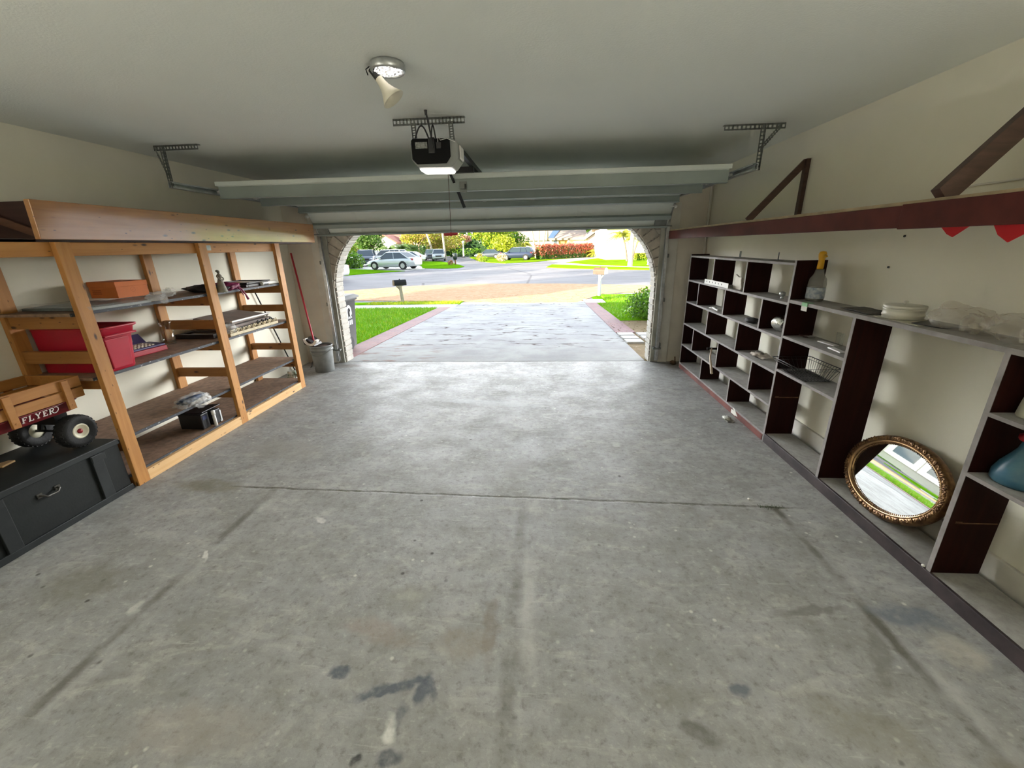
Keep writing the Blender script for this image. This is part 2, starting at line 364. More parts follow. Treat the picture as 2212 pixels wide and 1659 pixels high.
struct('ceiling', MB().box(XL-.1, XR+.1, YB-.1, 6.172, ZC, ZC+.1), m_ceil)
struct('wall_left', MB().box(XL-.12, XL, YB, 6.172, 0, ZC), m_wall)
struct('wall_right', MB().box(XR, XR+.12, YB, 6.172, 0, ZC), m_wall)
struct('wall_back', MB().box(XL-.12, XR+.12, YB-.12, YB, 0, ZC), m_wall)
struct('wall_front', MB().box(XL, -3.2, YF, 6.172, 0, ZC).box(1.74, XR, YF, 6.172, 0, ZC).box(-3.2, 1.74, YF, 6.172, 2.2, ZC), m_wfront)
struct('baseboard_right', MB().box(XR-.022, XR, 0.3, 6.14, 0, .185), m_trim, .004)
struct('trim_1', MB().box(-3.33, -3.2, YF-.022, YF, 0, 2.2), m_trim, .003)
struct('trim_2', MB().box(1.74, 1.875, YF-.022, YF, 0, 2.2), m_trim, .003)
m_jamb = M('grey_green_jamb_paint', (.50,.49,.42), .6, var=.3, vs=5)
struct('trim_3', MB().box(-3.2, -3.098, YF-.01, 6.172, 0, 2.2), m_jamb, .003)
struct('trim_4', MB().box(1.638, 1.74, YF-.01, 6.172, 0, 2.2), m_jamb, .003)
struct('trim_5', MB().box(-3.2, 1.74, YF, 6.172, 2.15, 2.2), m_jamb)

# brick front with the arched opening
def brick_mat(name, rot, rows=True):
    t = NT(name); b = t.N('TexBrick'); v = t.mp((1,1,1), rot=rot)
    t.L(v, b.inputs['Vector']); b.inputs['Scale'].default_value = 1; b.inputs['Brick Width'].default_value = .24; b.inputs['Row Height'].default_value = .075
    b.inputs['Mortar Size'].default_value = .006; b.inputs['Mortar Smooth'].default_value = .3
    b.inputs['Color1'].default_value = (.52,.48,.42,1); b.inputs['Color2'].default_value = (.43,.39,.33,1); b.inputs['Mortar'].default_value = (.20,.18,.155,1)
    col = t.mix(t.ramp(t.noise(14), [(.4, 0.), (.7, .5)]), b.outputs['Color'], (.55,.52,.47))
    t.bump(t.math('SUBTRACT', t.math('MULTIPLY', t.noise(50), .2), b.outputs['Fac']), .6, .012)
    return t.fin(col, .85, 0, .2)
m_brickX = brick_mat('painted_brick_face', (PI/2, 0, 0)); m_brickside = brick_mat('painted_brick_reveal', (PI/2, 0, PI/2))
ARC_R = 1.03; AZ = 1.10; ALX, ARX = -2.055, .60
def arch_pts(r, off=0):
    L = []
    for i in range(13):
        a = PI - i*PI/2/12; L.append((ALX+r*math.cos(a), AZ+r*math.sin(a)))
    Rr = []
    for i in range(13):
        a = PI/2 - i*PI/2/12; Rr.append((ARX+r*math.cos(a), AZ+r*math.sin(a)))
    return L+Rr
OXL, OXR = ALX-ARC_R, ARX+ARC_R-.01
ap = arch_pts(ARC_R)
mb = MB(); Y0, Y1 = 6.175, 6.41; TOP = 2.75
# front and back faces as strips between the arch and the outside
out = [(-16, -.1)]+[(-16, TOP)]+[(x, TOP) for x, _ in ap]+[(2.6, TOP), (2.6, -.1)]
inn = [(OXL, -.1), (OXL, AZ)]+[p for p in ap]+[(OXR+.01, AZ), (OXR+.01, -.1)]
seq_o = [(-16, -.1), (-16, AZ)]+[(x, TOP) for x, _ in ap]+[(2.6, AZ), (2.6, -.1)]
for (a, b, c, d) in zip(seq_o[:-1], seq_o[1:], inn[1:], inn[:-1]):
    for yy in (Y0, Y1): mb.add([(a[0], yy, a[1]), (b[0], yy, b[1]), (c[0], yy, c[1]), (d[0], yy, d[1])], [(0,1,2,3)])
mb.add([(-16, y, z) for y in (Y0, Y1) for z in (AZ, TOP)]+[(ap[0][0], Y0, TOP), (ap[0][0], Y1, TOP)], [(0,1,4),(2,5,3)])
for (c, d) in zip(inn[:-1], inn[1:]):
    mb.add([(c[0], Y0, c[1]), (d[0], Y0, d[1]), (d[0], Y1, d[1]), (c[0], Y1, c[1])], [(0,1,2,3)], False, 1)
wf = struct('wall_outside', mb, [m_brickX, m_brickside])
# soldier course of the arch, seen from inside
mb = MB()
for cx, a0, a1 in ((ALX, PI*.985, PI*.53), (ARX, PI*.015, PI*.47)):
    n = 13
    for i in range(n):
        t0 = a0+(a1-a0)*(i+.06)/n; t1 = a0+(a1-a0)*(i+.94)/n; r0, r1 = ARC_R+.004, ARC_R+.20
        mb.prism([(cx+r*math.cos(t), Y0-.022, AZ+r*math.sin(t)) for r, t in ((r0,t0),(r1,t0),(r1,t1),(r0,t1))], (0, .024, 0))
struct('trim_6', mb, M('arch_brick', (.55,.49,.41), .85, var=.3, vs=9), .004)
# reveal bricks: slightly proud courses up the two sides and round the corner
mb = MB(); seg = [(OXL, 0.0), (OXL, AZ)]+ap[1:13]
def course(pts, inward):
    k = 0
    for (a, b) in zip(pts[:-1], pts[1:]):
        L = math.hypot(b[0]-a[0], b[1]-a[1]); n = max(1, round(L/.086)); 
        for i in range(n):
            p = Vector((a[0]+(b[0]-a[0])*(i+.09)/n, 0, a[1]+(b[1]-a[1])*(i+.09)/n)); q = Vector((a[0]+(b[0]-a[0])*(i+.91)/n, 0, a[1]+(b[1]-a[1])*(i+.91)/n))
            d = (q-p).normalized(); nn = Vector((d.z, 0, -d.x))*inward
            pr = .010+.006*((k*37) % 7)/7; k += 1
            mb.prism([Vector((p.x, Y0+.004, p.z)), Vector((q.x, Y0+.004, q.z)), Vector((q.x, Y0+.004, q.z))+nn*pr, Vector((p.x, Y0+.004, p.z))+nn*pr], (0, .232, 0))
course(seg, 1); course([(OXR+.01, 0.0), (OXR+.01, AZ)]+list(reversed(ap[13:25])), -1)
struct('trim_7', mb, M('pale_brick', (.50,.475,.425), .85, var=.22, vs=8, bump=.3, bs=60), .004)
# roof of this house (its shade falls on the driveway)
m_roof = M('brown_roof_tile', (.30,.22,.17), .8, var=.3, vs=4)
struct('roof_1', MB().prism([(-18, 7.15, 2.62), (-18, 7.15, 2.80), (-18, -1.5, 5.6), (-18, -10, 2.80), (-18, -10, 2.62), (-18, -1.5, 5.4)], (22, 0, 0)), m_roof)
struct('roof_2', MB().box(-18, 4, 6.62, 7.15, 2.60, 2.64), m_trim)
struct('wall_house', MB().box(-15.9, -3.95, 5.9, 6.1, -.1, 2.7).box(-15.9, 3.0, -9.2, -9.0, -.1, 2.75), m_brickX)
# ================================================================== GARAGE DOOR, TRACKS, OPENER
DX0, DX1 = -3.115, 1.665
gd = thing('garage_door', 'white steel overhead garage door rolled up under the ceiling', 'garage door', ((DX0+DX1)/2, 5.0, 2.2))
# door curve (inner/under face) in Y,Z
secs = [((4.195, 2.300), (4.735, 2.290)), ((4.740, 2.290), (5.275, 2.280)), ((5.280, 2.280), (5.735, 2.200)), ((5.740, 2.195), (6.005, 1.885))]
for (a, b) in secs:
    A, B = Vector((0, a[0], a[1])), Vector((0, b[0], b[1])); d = (B-A).normalized(); n = Vector((1,0,0)).cross(d); n = n if n.z > 0 else -n
    mb = MB(); q = [A, B, B+n*.035, A+n*.035]
    mb.prism([p+Vector((DX0, 0, 0)) for p in q], (DX1-DX0, 0, 0))
    for k in range(1, 8):       # faint pressed stiffener seams across the section
        x = DX0+(DX1-DX0)*k/8
        mb.prism([Vector((x, 0, 0))+p for p in (A+d*.05, B-d*.05, B-d*.05-n*.004, A+d*.05-n*.004)], (.05, 0, 0))
    o = mb.build('door_section', m_door, gd, bevel=.004)
def rail(y, z, dy, dz, depth, w, name='rail'):   # a formed steel strut: box with a lip
    d = Vector((0, dy, dz)).normalized(); n = Vector((1,0,0)).cross(d); n = n if n.z > 0 else -n
    A = Vector((DX0, y, z)); mb = MB()
    mb.prism([A, A+d*w, A+d*w-n*depth*.25, A+d*w*.45-n*depth, A-n*depth], (DX1-DX0, 0, 0))
    mb.prism([A-d*.012-n*depth, A+d*w*.5-n*depth, A+d*w*.5-n*(depth+.006), A-d*.012-n*(depth+.006)], (DX1-DX0, 0, 0))
    return mb.build(name, m_rail, gd, bevel=.002)
rail(4.200, 2.300, 1, -.02, .100, .075); rail(4.815, 2.290, 1, -.02, .105, .075); rail(5.56, 2.235, .98, -.2, .070, .075)
rail(5.868, 2.052, .66, -.75, .055, .09); rail(5.985, 1.915, .6, -.8, .030, .03, 'bottom_seal')
MB().box(DX0-.02, DX1+.02, 4.185, 4.215, 2.305, 2.345).build('top_rim', m_door, gd, bevel=.004)
for x in (DX0+.28, -1.9, -.72, .45, DX1-.28):          # hinges along the section joints
    for (y, z) in ((4.737, 2.287), (5.278, 2.277), (5.737, 2.195)):
        MB().box(x-.03, x+.03, y-.05, y+.05, z-.009, z).cyl((x-.035, y, z-.012), (x+.035, y, z-.012), .009, n=8).build('hinge', m_galvdull, gd)
for sx, x in ((-1, DX0), (1, DX1)):
    mb = MB(); e = Vector((x-sx*.10, 5.93, 1.95)); d = Vector((0, .6, -.8)).normalized()
    mb.beam(e-d*.07, e+d*.07, .16, .012, (0, -.8, -.6)).cyl((x-sx*.02, 5.97, 1.905), (x+sx*.06, 5.97, 1.905), .008, n=8)
    mb.build('bottom_bracket', m_galvdull, gd, bevel=.002)
    for (y, z) in ((4.25, 2.262), (4.78, 2.262), (5.32, 2.255), (5.80, 2.13)):
        MB().cyl((x-sx*.03, y, z), (x+sx*.055, y, z), .007, n=8).cyl((x+sx*.02, y, z), (x+sx*.045, y, z), .022, n=12).build('roller', m_white, gd)
# tracks
def track(x, s, yend, label):
    t = thing('door_track', label, 'track', (x, 6.1, 0), group='garage door tracks')
    P = [(x, 6.085, .04), (x, 6.085, 1.88)]
    for i in range(1, 10):
        a = i*PI/2/10; P.append((x, 6.085-.375*(1-math.cos(a)), 1.88+.375*math.sin(a)))
    P += [(x, 5.71, 2.255), (x, yend, 2.258)]
    w = .026
    prof = [(-s*.02, -w), (s*.022, -w), (s*.022, w), (-s*.02, w), (-s*.02, w-.012), (-s*.016, w-.012), (-s*.016, w-.003), (s*.019, w-.003), (s*.019, -w+.003), (-s*.016, -w+.003), (-s*.016, -w+.012), (-s*.02, -w+.012)]
    if s < 0: prof = prof[::-1]
    MB().sweep(P, prof).build('channel', m_galv, t)
    mb = MB().box(x+s*.02, x+s*.055, yend+.0, yend+.03, 2.2, 2.3)
    for z in (.25, .9, 1.5): MB().box(x+s*.018, x+s*.05, 6.07, 6.15, z, z+.05).build('jamb_clip', m_galvdull, t)
    MB().box(x-s*.05, x+s*.055, 6.06, 6.14, .21, .235).cyl((x-s*.06, 6.06, .22), (x+s*.03, 6.06, .22), .012, n=8).build('latch', m_galvdull, t)
    return t
track(-3.165, -1, 3.70, 'galvanised door track left of the opening, bending up over the wooden shelves')
track(1.705, 1, 3.80, 'galvanised door track right of the opening, bending up above the red shelf')
def hanger(bx0, bx1, by, dx, dy, zt, diag, label):
    t = thing('track_hanger', label, 'bracket', ((bx0+bx1)/2, by, ZC), group='track hangers')
    mb = MB().perf((bx0, by, ZC-.022), (bx1, by, ZC-.022), .04, .003, (0,0,1), 14).box(bx0, bx1, by, by+.035, ZC-.004, ZC)
    mb.build('ceiling_bar', m_galvdull, t)
    MB().perf((dx, dy, ZC-.02), (dx, dy, zt), .034, .003, (1,0,0), 12).perf((dx+.016, dy, ZC-.02), (dx+.016, dy, zt), .03, .003, (0,1,0), 12).build('drop_bar', m_galvdull, t)
    MB().perf((diag[0], by, ZC-.02), (dx, dy-.005, diag[1]), .032, .003, (0,0,1), 9).build('brace', m_galvdull, t)
hanger(1.464, 1.935, 3.895, 1.735, 3.83, 2.235, (1.90, 2.39), 'perforated steel hanger holding the right track end up to the ceiling')
hanger(-3.32, -2.92, 3.80, -3.19, 3.73, 2.235, (-3.31, 2.34), 'perforated steel hanger holding the left track end up to the ceiling')

# opener
op = thing('door_opener', 'black and white garage door opener, its lamp lit, hung from a perforated bar', 'opener', (-.77, 3.4, 2.25))
sec = [(-.905, 2.435), (-.625, 2.428), (-.585, 2.395), (-.585, 2.30), (-.635, 2.245), (-.885, 2.25), (-.925, 2.30), (-.925, 2.40)]
MB().prism([(x, 3.265, z) for x, z in sec], (0, .20, 0)).build('housing', M('grey_housing', (.27,.28,.27), .4), op, bevel=.008)
fs = [(-.905, 2.428), (-.640, 2.423), (-.640, 2.31), (-.672, 2.268), (-.885, 2.268), (-.915, 2.30), (-.915, 2.415)]
MB().prism([(x, 3.250, z) for x, z in fs], (0, .016, 0)).build('rear_panel', flat_mat('deep_black_plastic', (.004,.004,.004), .6, 0, .15), op, bevel=.004)
lens = NT('lit_opener_lens').fin((.92,.90,.86), .3, 0, .5, **{'Emission Color': (1, .93, .84, 1), 'Emission Strength': LAMP}); lens.cycles.emission_sampling = 'NONE'
MB().prism([(-.885, 3.30, 2.2475), (-.64, 3.30, 2.2425), (-.655, 3.30, 2.225), (-.87, 3.30, 2.228)], (0, .15, 0)).build('bottom_lens', lens, op, bevel=.006)
MB().prism([(-.583, 3.30, 2.30), (-.583, 3.30, 2.39), (-.572, 3.30, 2.385), (-.572, 3.30, 2.31)], (0, .13, 0)).build('side_lens', flat_mat('white_lens', (.92,.90,.86), .3), op, bevel=.004)
MB().box(-.885, -.80, 3.247, 3.251, 2.365, 2.405).build('rating_label', M('grey_sticker', (.30,.31,.29), .6, var=.6, vs=60), op)
MB().box(-.79, -.745, 3.236, 3.252, 2.33, 2.43).box(-.735, -.70, 3.240, 3.252, 2.36, 2.40).build('terminal_block', m_black, op, bevel=.003)
MB().perf((-1.062, 3.35, ZC-.024), (-.542, 3.35, ZC-.024), .044, .003, (0,0,1), 20).box(-1.062, -.542, 3.35, 3.385, ZC-.004, ZC).build('ceiling_bar', m_galvdull, op)
for x in (-.915, -.643): MB().perf((x, 3.345, ZC-.03), (x+.006, 3.345, 2.42), .036, .003, (1,0,0), 8).box(x-.015, x+.02, 3.345, 3.36, 2.42, 2.44).build('drop_bar', m_galvdull, op)
def arcpts(p, q, h, n=14, up=(0,0,1)):
    p, q, up = Vector(p), Vector(q), Vector(up); return [p.lerp(q, i/n)+up*h*math.sin(PI*i/n) for i in range(n+1)]
mb = MB().tube([(-.775, 3.18, ZC), (-.772, 3.185, 2.54), (-.762, 3.2, 2.47), (-.757, 3.225, 2.40), (-.757, 3.243, 2.36)], .006)
mb.tube(arcpts((-.885, 3.26, 2.43), (-.775, 3.24, 2.40), .09), .0055).tube(arcpts((-.765, 3.24, 2.42), (-.735, 3.245, 2.42), .085), .005)
mb.cyl((-.777, 3.18, ZC), (-.776, 3.182, ZC-.03), .011, .008, n=10).build('power_cord', m_black, op)
MB().tube([(-.72, 3.24, 2.40), (-.715, 3.22, 2.43), (-.70, 3.235, 2.41), (-.655, 3.24, 2.42), (-.60, 3.26, 2.40)], .002, 6).build('sensor_wire', m_white, op)
MB().tube([(-.735, 3.36, ZC-.002), (-.70, 3.37, 2.54), (-.65, 3.38, 2.52), (-.62, 3.40, 2.46)], .0018, 6).build('sensor_wire', m_white, op)
MB().box(-.635, -.595, 3.55, 6.14, 2.375, 2.415).build('rail', m_blackmetal, op, bevel=.003)
mb = MB().beam((-.825, 4.10, 2.345), (-.79, 4.30, 2.20), .022, .012, (0,1,0)).beam((-.795, 4.28, 2.22), (-.765, 4.45, 2.075), .03, .010, (0,1,0)).box(-.84, -.60, 4.05, 4.11, 2.33, 2.375)
mb.build('door_arm', m_blackmetal, op)
MB().box(-.755, -.69, 4.19, 4.20, 2.185, 2.275).box(-.74, -.70, 4.14, 4.20, 2.21, 2.25).build('arm_bracket', m_galvdull, op)
rp = thing('release_rope', 'thin pull rope with a red T handle under the opener rail', 'rope', (-.74, 3.60, 1.79))
MB().tube([(-.735, 3.60, 2.375), (-.737, 3.60, 2.1), (-.742, 3.60, 1.812)], .0022, 6).box(-.745, -.62, 3.59, 3.61, 2.37, 2.376).build('cord', M('brown_cord', (.09,.05,.04), .8), rp)
m_red = flat_mat('dark_red_plastic', (.30,.012,.018), .4)
MB().cyl((-.800, 3.60, 1.800), (-.688, 3.60, 1.803), .0115, n=10).cyl((-.743, 3.60, 1.815), (-.743, 3.60, 1.785), .009, n=10).build('handle', m_red, rp)

# ceiling light
cl = thing('ceiling_light', 'round silver ceiling light with its glass bell shade hanging loose', 'ceiling light', (-.725, 2.43, 2.48))
cx, cy = -.768, 2.425
MB().lathe([(.0, ZC), (.082, ZC), (.086, ZC-.01), (.086, ZC-.034), (.080, ZC-.041), (.076, ZC-.036), (.074, ZC-.008), (.0, ZC-.006)], (cx, cy, 0)).build('pan', m_galv, cl)
def bulb_mat():
    t = NT('lit_faceted_glass'); n = t.ramp(t.noise(70, None, 4, .7), [(.44, .0), (.56, 1.)])
    return t.fin((.55,.54,.52), .2, .6, .5, **{'Emission Color': (1, .95, .88, 1), 'Emission Strength': t.math('MULTIPLY', n, BULB)})
m_bulb = bulb_mat(); m_bulb.cycles.emission_sampling = 'NONE'
MB().blob((cx+.004, cy-.004, ZC-.030), .066, .064, .018, .35, 4, 3, 4).build('glass_diffuser', m_bulb, cl)
ax = Vector((.095, .01, -.135)).normalized(); o0 = Vector((-.855, 2.44, 2.565))
MB().cyl(o0, o0+ax*.055, .021, .019, n=18).tube([o0+Vector((-.012, 0, .01)), o0+Vector((-.028, -.01, -.005)), o0+Vector((-.02, -.01, -.03))], .003, 6).tube([o0, o0+Vector((.02, 0, .012)), (cx-.07, cy, ZC-.03)], .005, 6).build('socket', m_black, cl)
m_shade = M('frosted_shade_glass', (.72,.68,.55), .35, var=.05)
MB().lathe([(.019, .05), (.021, .075), (.026, .10), (.040, .13), (.062, .165), (.060, .166), (.038, .132), (.024, .10), (.018, .06)], o0, 28, axis=ax).build('shade', m_shade, cl)
# ================================================================== LEFT SIDE: shelving, loft, trunk, wagon and what lies on them
XF, XB = -3.09, -3.695
sh = thing('storage_shelf', 'open pine stud shelving unit with brown boards along the left wall', 'shelf', (-3.39, 3.77, 0))
for y in (2.583, 3.747, 4.877):
    for x0, x1 in ((XF-.038, XF), (XB, XB+.038)):
        MB().box(x0, x1, y, y+.092, 0, 1.785).build('post', m_pineZ, sh, bevel=.003)
rungz = {2.583: ((1.222, 1.31), (.975, 1.062), (.785, .865), (.29, .372), (.0, .085)), 3.747: ((1.222, 1.31), (.995, 1.082), (.785, .865), (.515, .602), (.29, .372), (.0, .085)), 4.877: ((1.222, 1.31), (1.0, 1.078), (.785, .865), (.517, .597), (.29, .372), (.0, .085))}
for y, zz in rungz.items():
    for z0, z1 in zz: MB().box(XB+.038, XF-.038, y+.018, y+.056, z0, z1).build('rung', m_pineX, sh, bevel=.002)
for z, nm in ((1.332, 'shelf_board'), (.882, 'shelf_board'), (.392, 'shelf_board'), (.104, 'shelf_board')):
    b = MB().box(XB+.005, XF-.046, 2.56, 5.0, z-.020, z).build(nm, m_osb, sh)
    MB().box(XF-.046, XF-.0395, 2.56, 5.0, z-.021, z+.001).build('edge_strip', m_edge, sh)
MB().box(XF-.082, XF-.038, .6, 4.96, 1.697, 1.785).build('top_plate', m_pineY, sh, bevel=.003)
MB().box(XB, XB+.038, 2.675, 4.877, 1.70, 1.785).build('top_plate', m_pineY, sh, bevel=.003)
for y0, y1 in ((2.675, 3.747), (3.839, 4.877)): MB().box(XF-.038, XF, y0, y1, 0, .090).build('bottom_plate', m_pinelight, sh, bevel=.003)
MB().box(XF-.060, XF-.036, 3.88, 3.935, 1.72, 1.765).build('bracket_plate', m_galvdull, sh)

lf = thing('loft_shelf', 'overhead storage loft with a varnished plank front, above the pine shelving', 'loft shelf', (-3.4, 4.1, 1.787))
MB().prism([(XF-.040, 2.515, 1.80), (XF, 2.515, 1.80), (XF+.013, 2.515, 2.03), (XF-.027, 2.515, 2.03)], (0, 3.285, 0)).build('front_plank', m_beam, lf, bevel=.004)
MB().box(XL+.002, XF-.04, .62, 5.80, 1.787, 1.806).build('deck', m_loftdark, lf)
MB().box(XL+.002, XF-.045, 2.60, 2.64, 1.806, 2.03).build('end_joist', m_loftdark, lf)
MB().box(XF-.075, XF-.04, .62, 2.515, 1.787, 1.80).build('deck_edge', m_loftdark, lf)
MB().beam((-3.66, 2.57, 2.02), (-3.15, 2.57, 1.83), .02, .045, (0,0,1)).build('brace', wood('brown_brace_wood', (.12,.045,.022), (.07,.025,.012), 'X', knots=False), lf)
for y in (3.4, 4.2, 5.0, 5.76): MB().box(XL+.002, XF-.04, y, y+.036, 1.806, 1.99).build('joist', m_pineX, lf)

# ---- trunk
m_trunk = M('black_painted_trunk', (.009,.0115,.011), .55, spec=.3, var=.45, vs=5, bump=.08, bs=70)
m_trunk2 = M('scuffed_dark_slat', (.016,.020,.0205), .55, spec=.35, var=.45, vs=6)
tk = thing('slatted_chest', 'long black slatted trunk on the floor beside the pine shelving', 'trunk', (-3.39, 1.95, 0))
TX, TY0, TY1 = -3.105, 1.30, 2.555
MB().box(-3.69, TX-.012, TY0, TY1, .008, .385).build('body', m_trunk, tk, bevel=.006)
MB().box(-3.695, TX, TY0-.005, TY1+.004, .375, .418).build('lid', m_trunk2, tk, bevel=.006)
MB().box(-3.692, TX, TY0-.003, TY1+.002, 0, .045).build('base_rail', m_trunk2, tk, bevel=.004)
for y in (1.45, 1.78, 2.345): MB().box(TX-.014, TX+.004, y, y+.075, .045, .375).build('slat', m_trunk2, tk, bevel=.003)
for y in (1.82, 2.41):
    MB().box(TX-.004, TX+.006, y-.06, y+.03, .325, .372).build('corner_plate', m_trunk2, tk, bevel=.002)
MB().tube([(TX-.008, 2.02, .285), (TX+.012, 2.025, .285), (TX+.016, 2.04, .268), (TX+.016, 2.10, .268), (TX+.012, 2.115, .285), (TX-.008, 2.12, .285)], .0065, 8).box(TX-.012, TX-.006, 2.005, 2.035, .27, .30).box(TX-.012, TX-.006, 2.105, 2.135, .27, .30).build('handle', M('worn_iron', (.09,.085,.075), .45, metal=.7), tk)
tag(MB().prism([(-3.55, 2.08, .4185), (-3.50, 2.20, .4185), (-3.46, 2.205, .4185), (-3.44, 2.12, .4185)], (0, 0, .012)).build('wood_scrap', m_pinelight, bevel=.003), 'small pale wood scrap lying on the black trunk lid', 'wood scrap')
tag(MB().box(-3.33, -3.15, 2.5605, 2.5745, .0, .20).build('white_board', m_white, bevel=.002), 'small white board standing between the black trunk and the nearest pine post', 'board')

# ---- wagon
m_wred = M('wagon_red_enamel', (.165,.012,.018), .3, var=.25, vs=5)
m_wpine = wood('wagon_slat_wood', (.46,.215,.06), (.36,.15,.035), 'Y', knots=False)
wg = thing('toy_wagon', 'red toy wagon with wooden stake sides standing on the black trunk', 'wagon', (-3.41, 2.1, .42))
WX0, WX1, WY0, WY1 = -3.605, -3.215, 1.50, 2.50
def rrect(x0, x1, y0, y1, r, z, n=5):
    P = []
    for cx, cy, a in ((x1-r, y1-r, 0), (x0+r, y1-r, PI/2), (x0+r, y0+r, PI), (x1-r, y0+r, 1.5*PI)):
        for i in range(n+1):
            t = a+i*PI/2/n; P.append((cx+r*math.cos(t), cy+r*math.sin(t), z))
    return P
def loft_rings(mb, rings, capb=True, capt=False, m=0, smooth=True):
    n = len(rings[0]); vs = [p for r in rings for p in r]
    mb.add(vs, [(j*n+i, j*n+(i+1) % n, (j+1)*n+(i+1) % n, (j+1)*n+i) for j in range(len(rings)-1) for i in range(n)], smooth, m)
    if capb: mb.add(rings[0], [tuple(range(n-1, -1, -1))], False, m)
    if capt: mb.add(rings[-1], [tuple(range(n))], False, m)
    return mb
mb = MB(); g_ = .0
loft_rings(mb, [rrect(WX0+.015, WX1-.015, WY0+.015, WY1-.015, .05, .690), rrect(WX0+.004, WX1-.004, WY0+.004, WY1-.004, .06, .700), rrect(WX0, WX1, WY0, WY1, .06, .752), rrect(WX0-.012, WX1+.012, WY0-.012, WY1+.012, .07, .757), rrect(WX0-.010, WX1+.010, WY0-.010, WY1+.010, .07, .763), rrect(WX0+.004, WX1-.004, WY0+.004, WY1-.004, .06, .760), rrect(WX0+.008, WX1-.008, WY0+.008, WY1-.008, .055, .705)])
mb.add(rrect(WX0+.008, WX1-.008, WY0+.008, WY1-.008, .055, .705), [tuple(range(24))])
mb.build('tray', m_wred, wg)
for x in (WX1+.004, WX0-.004):
    s_ = 1 if x > -3.4 else -1
    for z0, z1 in ((.766, .832), (.842, .912)): MB().box(x-.010, x+.008, WY0, WY1+.035, z0, z1).build('side_slat', m_wpine, wg, bevel=.004)
    for y in (1.62, 2.085, 2.405): MB().box(x+s_*.008, x+s_*.026, y, y+.042, .705, .905).cyl((x+s_*.026, y+.021, .735), (x+s_*.029, y+.021, .735), .006, n=8).build('stake', m_wpine, wg, bevel=.005)
for y in (WY1+.028, WY0-.012):
    for z0, z1 in ((.766, .832), (.842, .912)): MB().box(WX0+.01, WX1-.01, y-.009, y+.009, z0, z1).build('end_slat', m_wpine, wg, bevel=.004)
m_cream = M('cream_wheel_hub', (.78,.74,.58), .4, var=.06)
for y in (2.43, 1.72):
    MB().cyl((WX0+.03, y, .535), (WX1-.03, y, .535), .009, n=8).box(WX0+.10, WX1-.10, y-.04, y+.04, .60, .69).beam((WX0+.09, y, .54), (WX0+.14, y, .66), .03, .012, (0,1,0)).beam((WX1-.09, y, .54), (WX1-.14, y, .66), .03, .012, (0,1,0)).build('axle', m_blackmetal, wg)
    for x, s_ in ((-3.245, 1), (-3.575, -1)):
        prof = [(.052, -.040), (.085, -.046), (.106, -.040), (.1155, -.022), (.1165, 0), (.1155, .022), (.106, .040), (.085, .046), (.052, .040)]
        mb = MB().lathe(prof, (x, y, .537), 40, axis=(s_, 0, 0))
        for i in range(26):
            a = 2*PI*i/26
            for k in (-1, 1): mb.beam((x+k*.012, y+.1150*math.cos(a), .537+.1150*math.sin(a)), (x+k*.036, y+.1105*math.cos(a+.06), .537+.1105*math.sin(a+.06)), .012, .005, (0, math.cos(a), math.sin(a)))
        w_ = mb.build('wheel', m_rubber, wg)
        MB().lathe([(0, .030), (.018, .030), (.022, .032), (.036, .034), (.040, .040), (.046, .043), (.053, .040), (.053, -.03), (0, -.03)], (x, y, .537), 32, axis=(s_, 0, 0)).build('hub', m_cream, w_)
        MB().lathe([(0, .042), (.011, .041), (.0165, .036), (.0165, .028)], (x, y, .537), 20, axis=(s_, 0, 0)).build('hub_cap', m_red, w_)
# lettering on the tray side
m_letter = flat_mat('white_lettering', (.78,.77,.74), .4)
def letter(ch):
    S = []; V = lambda x, y0=0, y1=1, w=.17: S.append((x-w/2, x+w/2, y0, y1))
    H = lambda x0, x1, y, w=.10: S.append((x0, x1, y-w/2, y+w/2))
    if ch == 'F': V(.18); H(.0, .36, .04, .08); H(.02, .72, .95); V(.69, .76, 1, .08); H(.18, .52, .52); V(.50, .42, .64, .07)
    if ch == 'L': V(.18); H(.0, .38, .96, .08); H(.0, .72, .05); V(.69, 0, .26, .08)
    if ch == 'E': V(.18); H(.0, .72, .95); H(.0, .74, .05); V(.69, .76, 1, .08); V(.71, 0, .24, .08); H(.18, .5, .52); V(.48, .42, .63, .07)
    if ch == 'Y': S.append('Y')
    if ch == 'R': S.append('R')
    return S
def strip(pts, w, y0, z0, sc):
    global lm
    for (a, b) in zip(pts[:-1], pts[1:]):
        A = Vector((0, a[0], a[1])); B = Vector((0, b[0], b[1])); d = (B-A).normalized(); n = Vector((0, -d.z, d.y))*w*.64
        q = [A-n-d*.02, B-n+d*.02, B+n+d*.02, A+n-d*.02]
        lm.prism([(WX1-.0005, y0+(p.y+.18*p.z)*sc, z0+p.z*sc) for p in q], (.0016, 0, 0))
yc = 2.152; sc = .0355
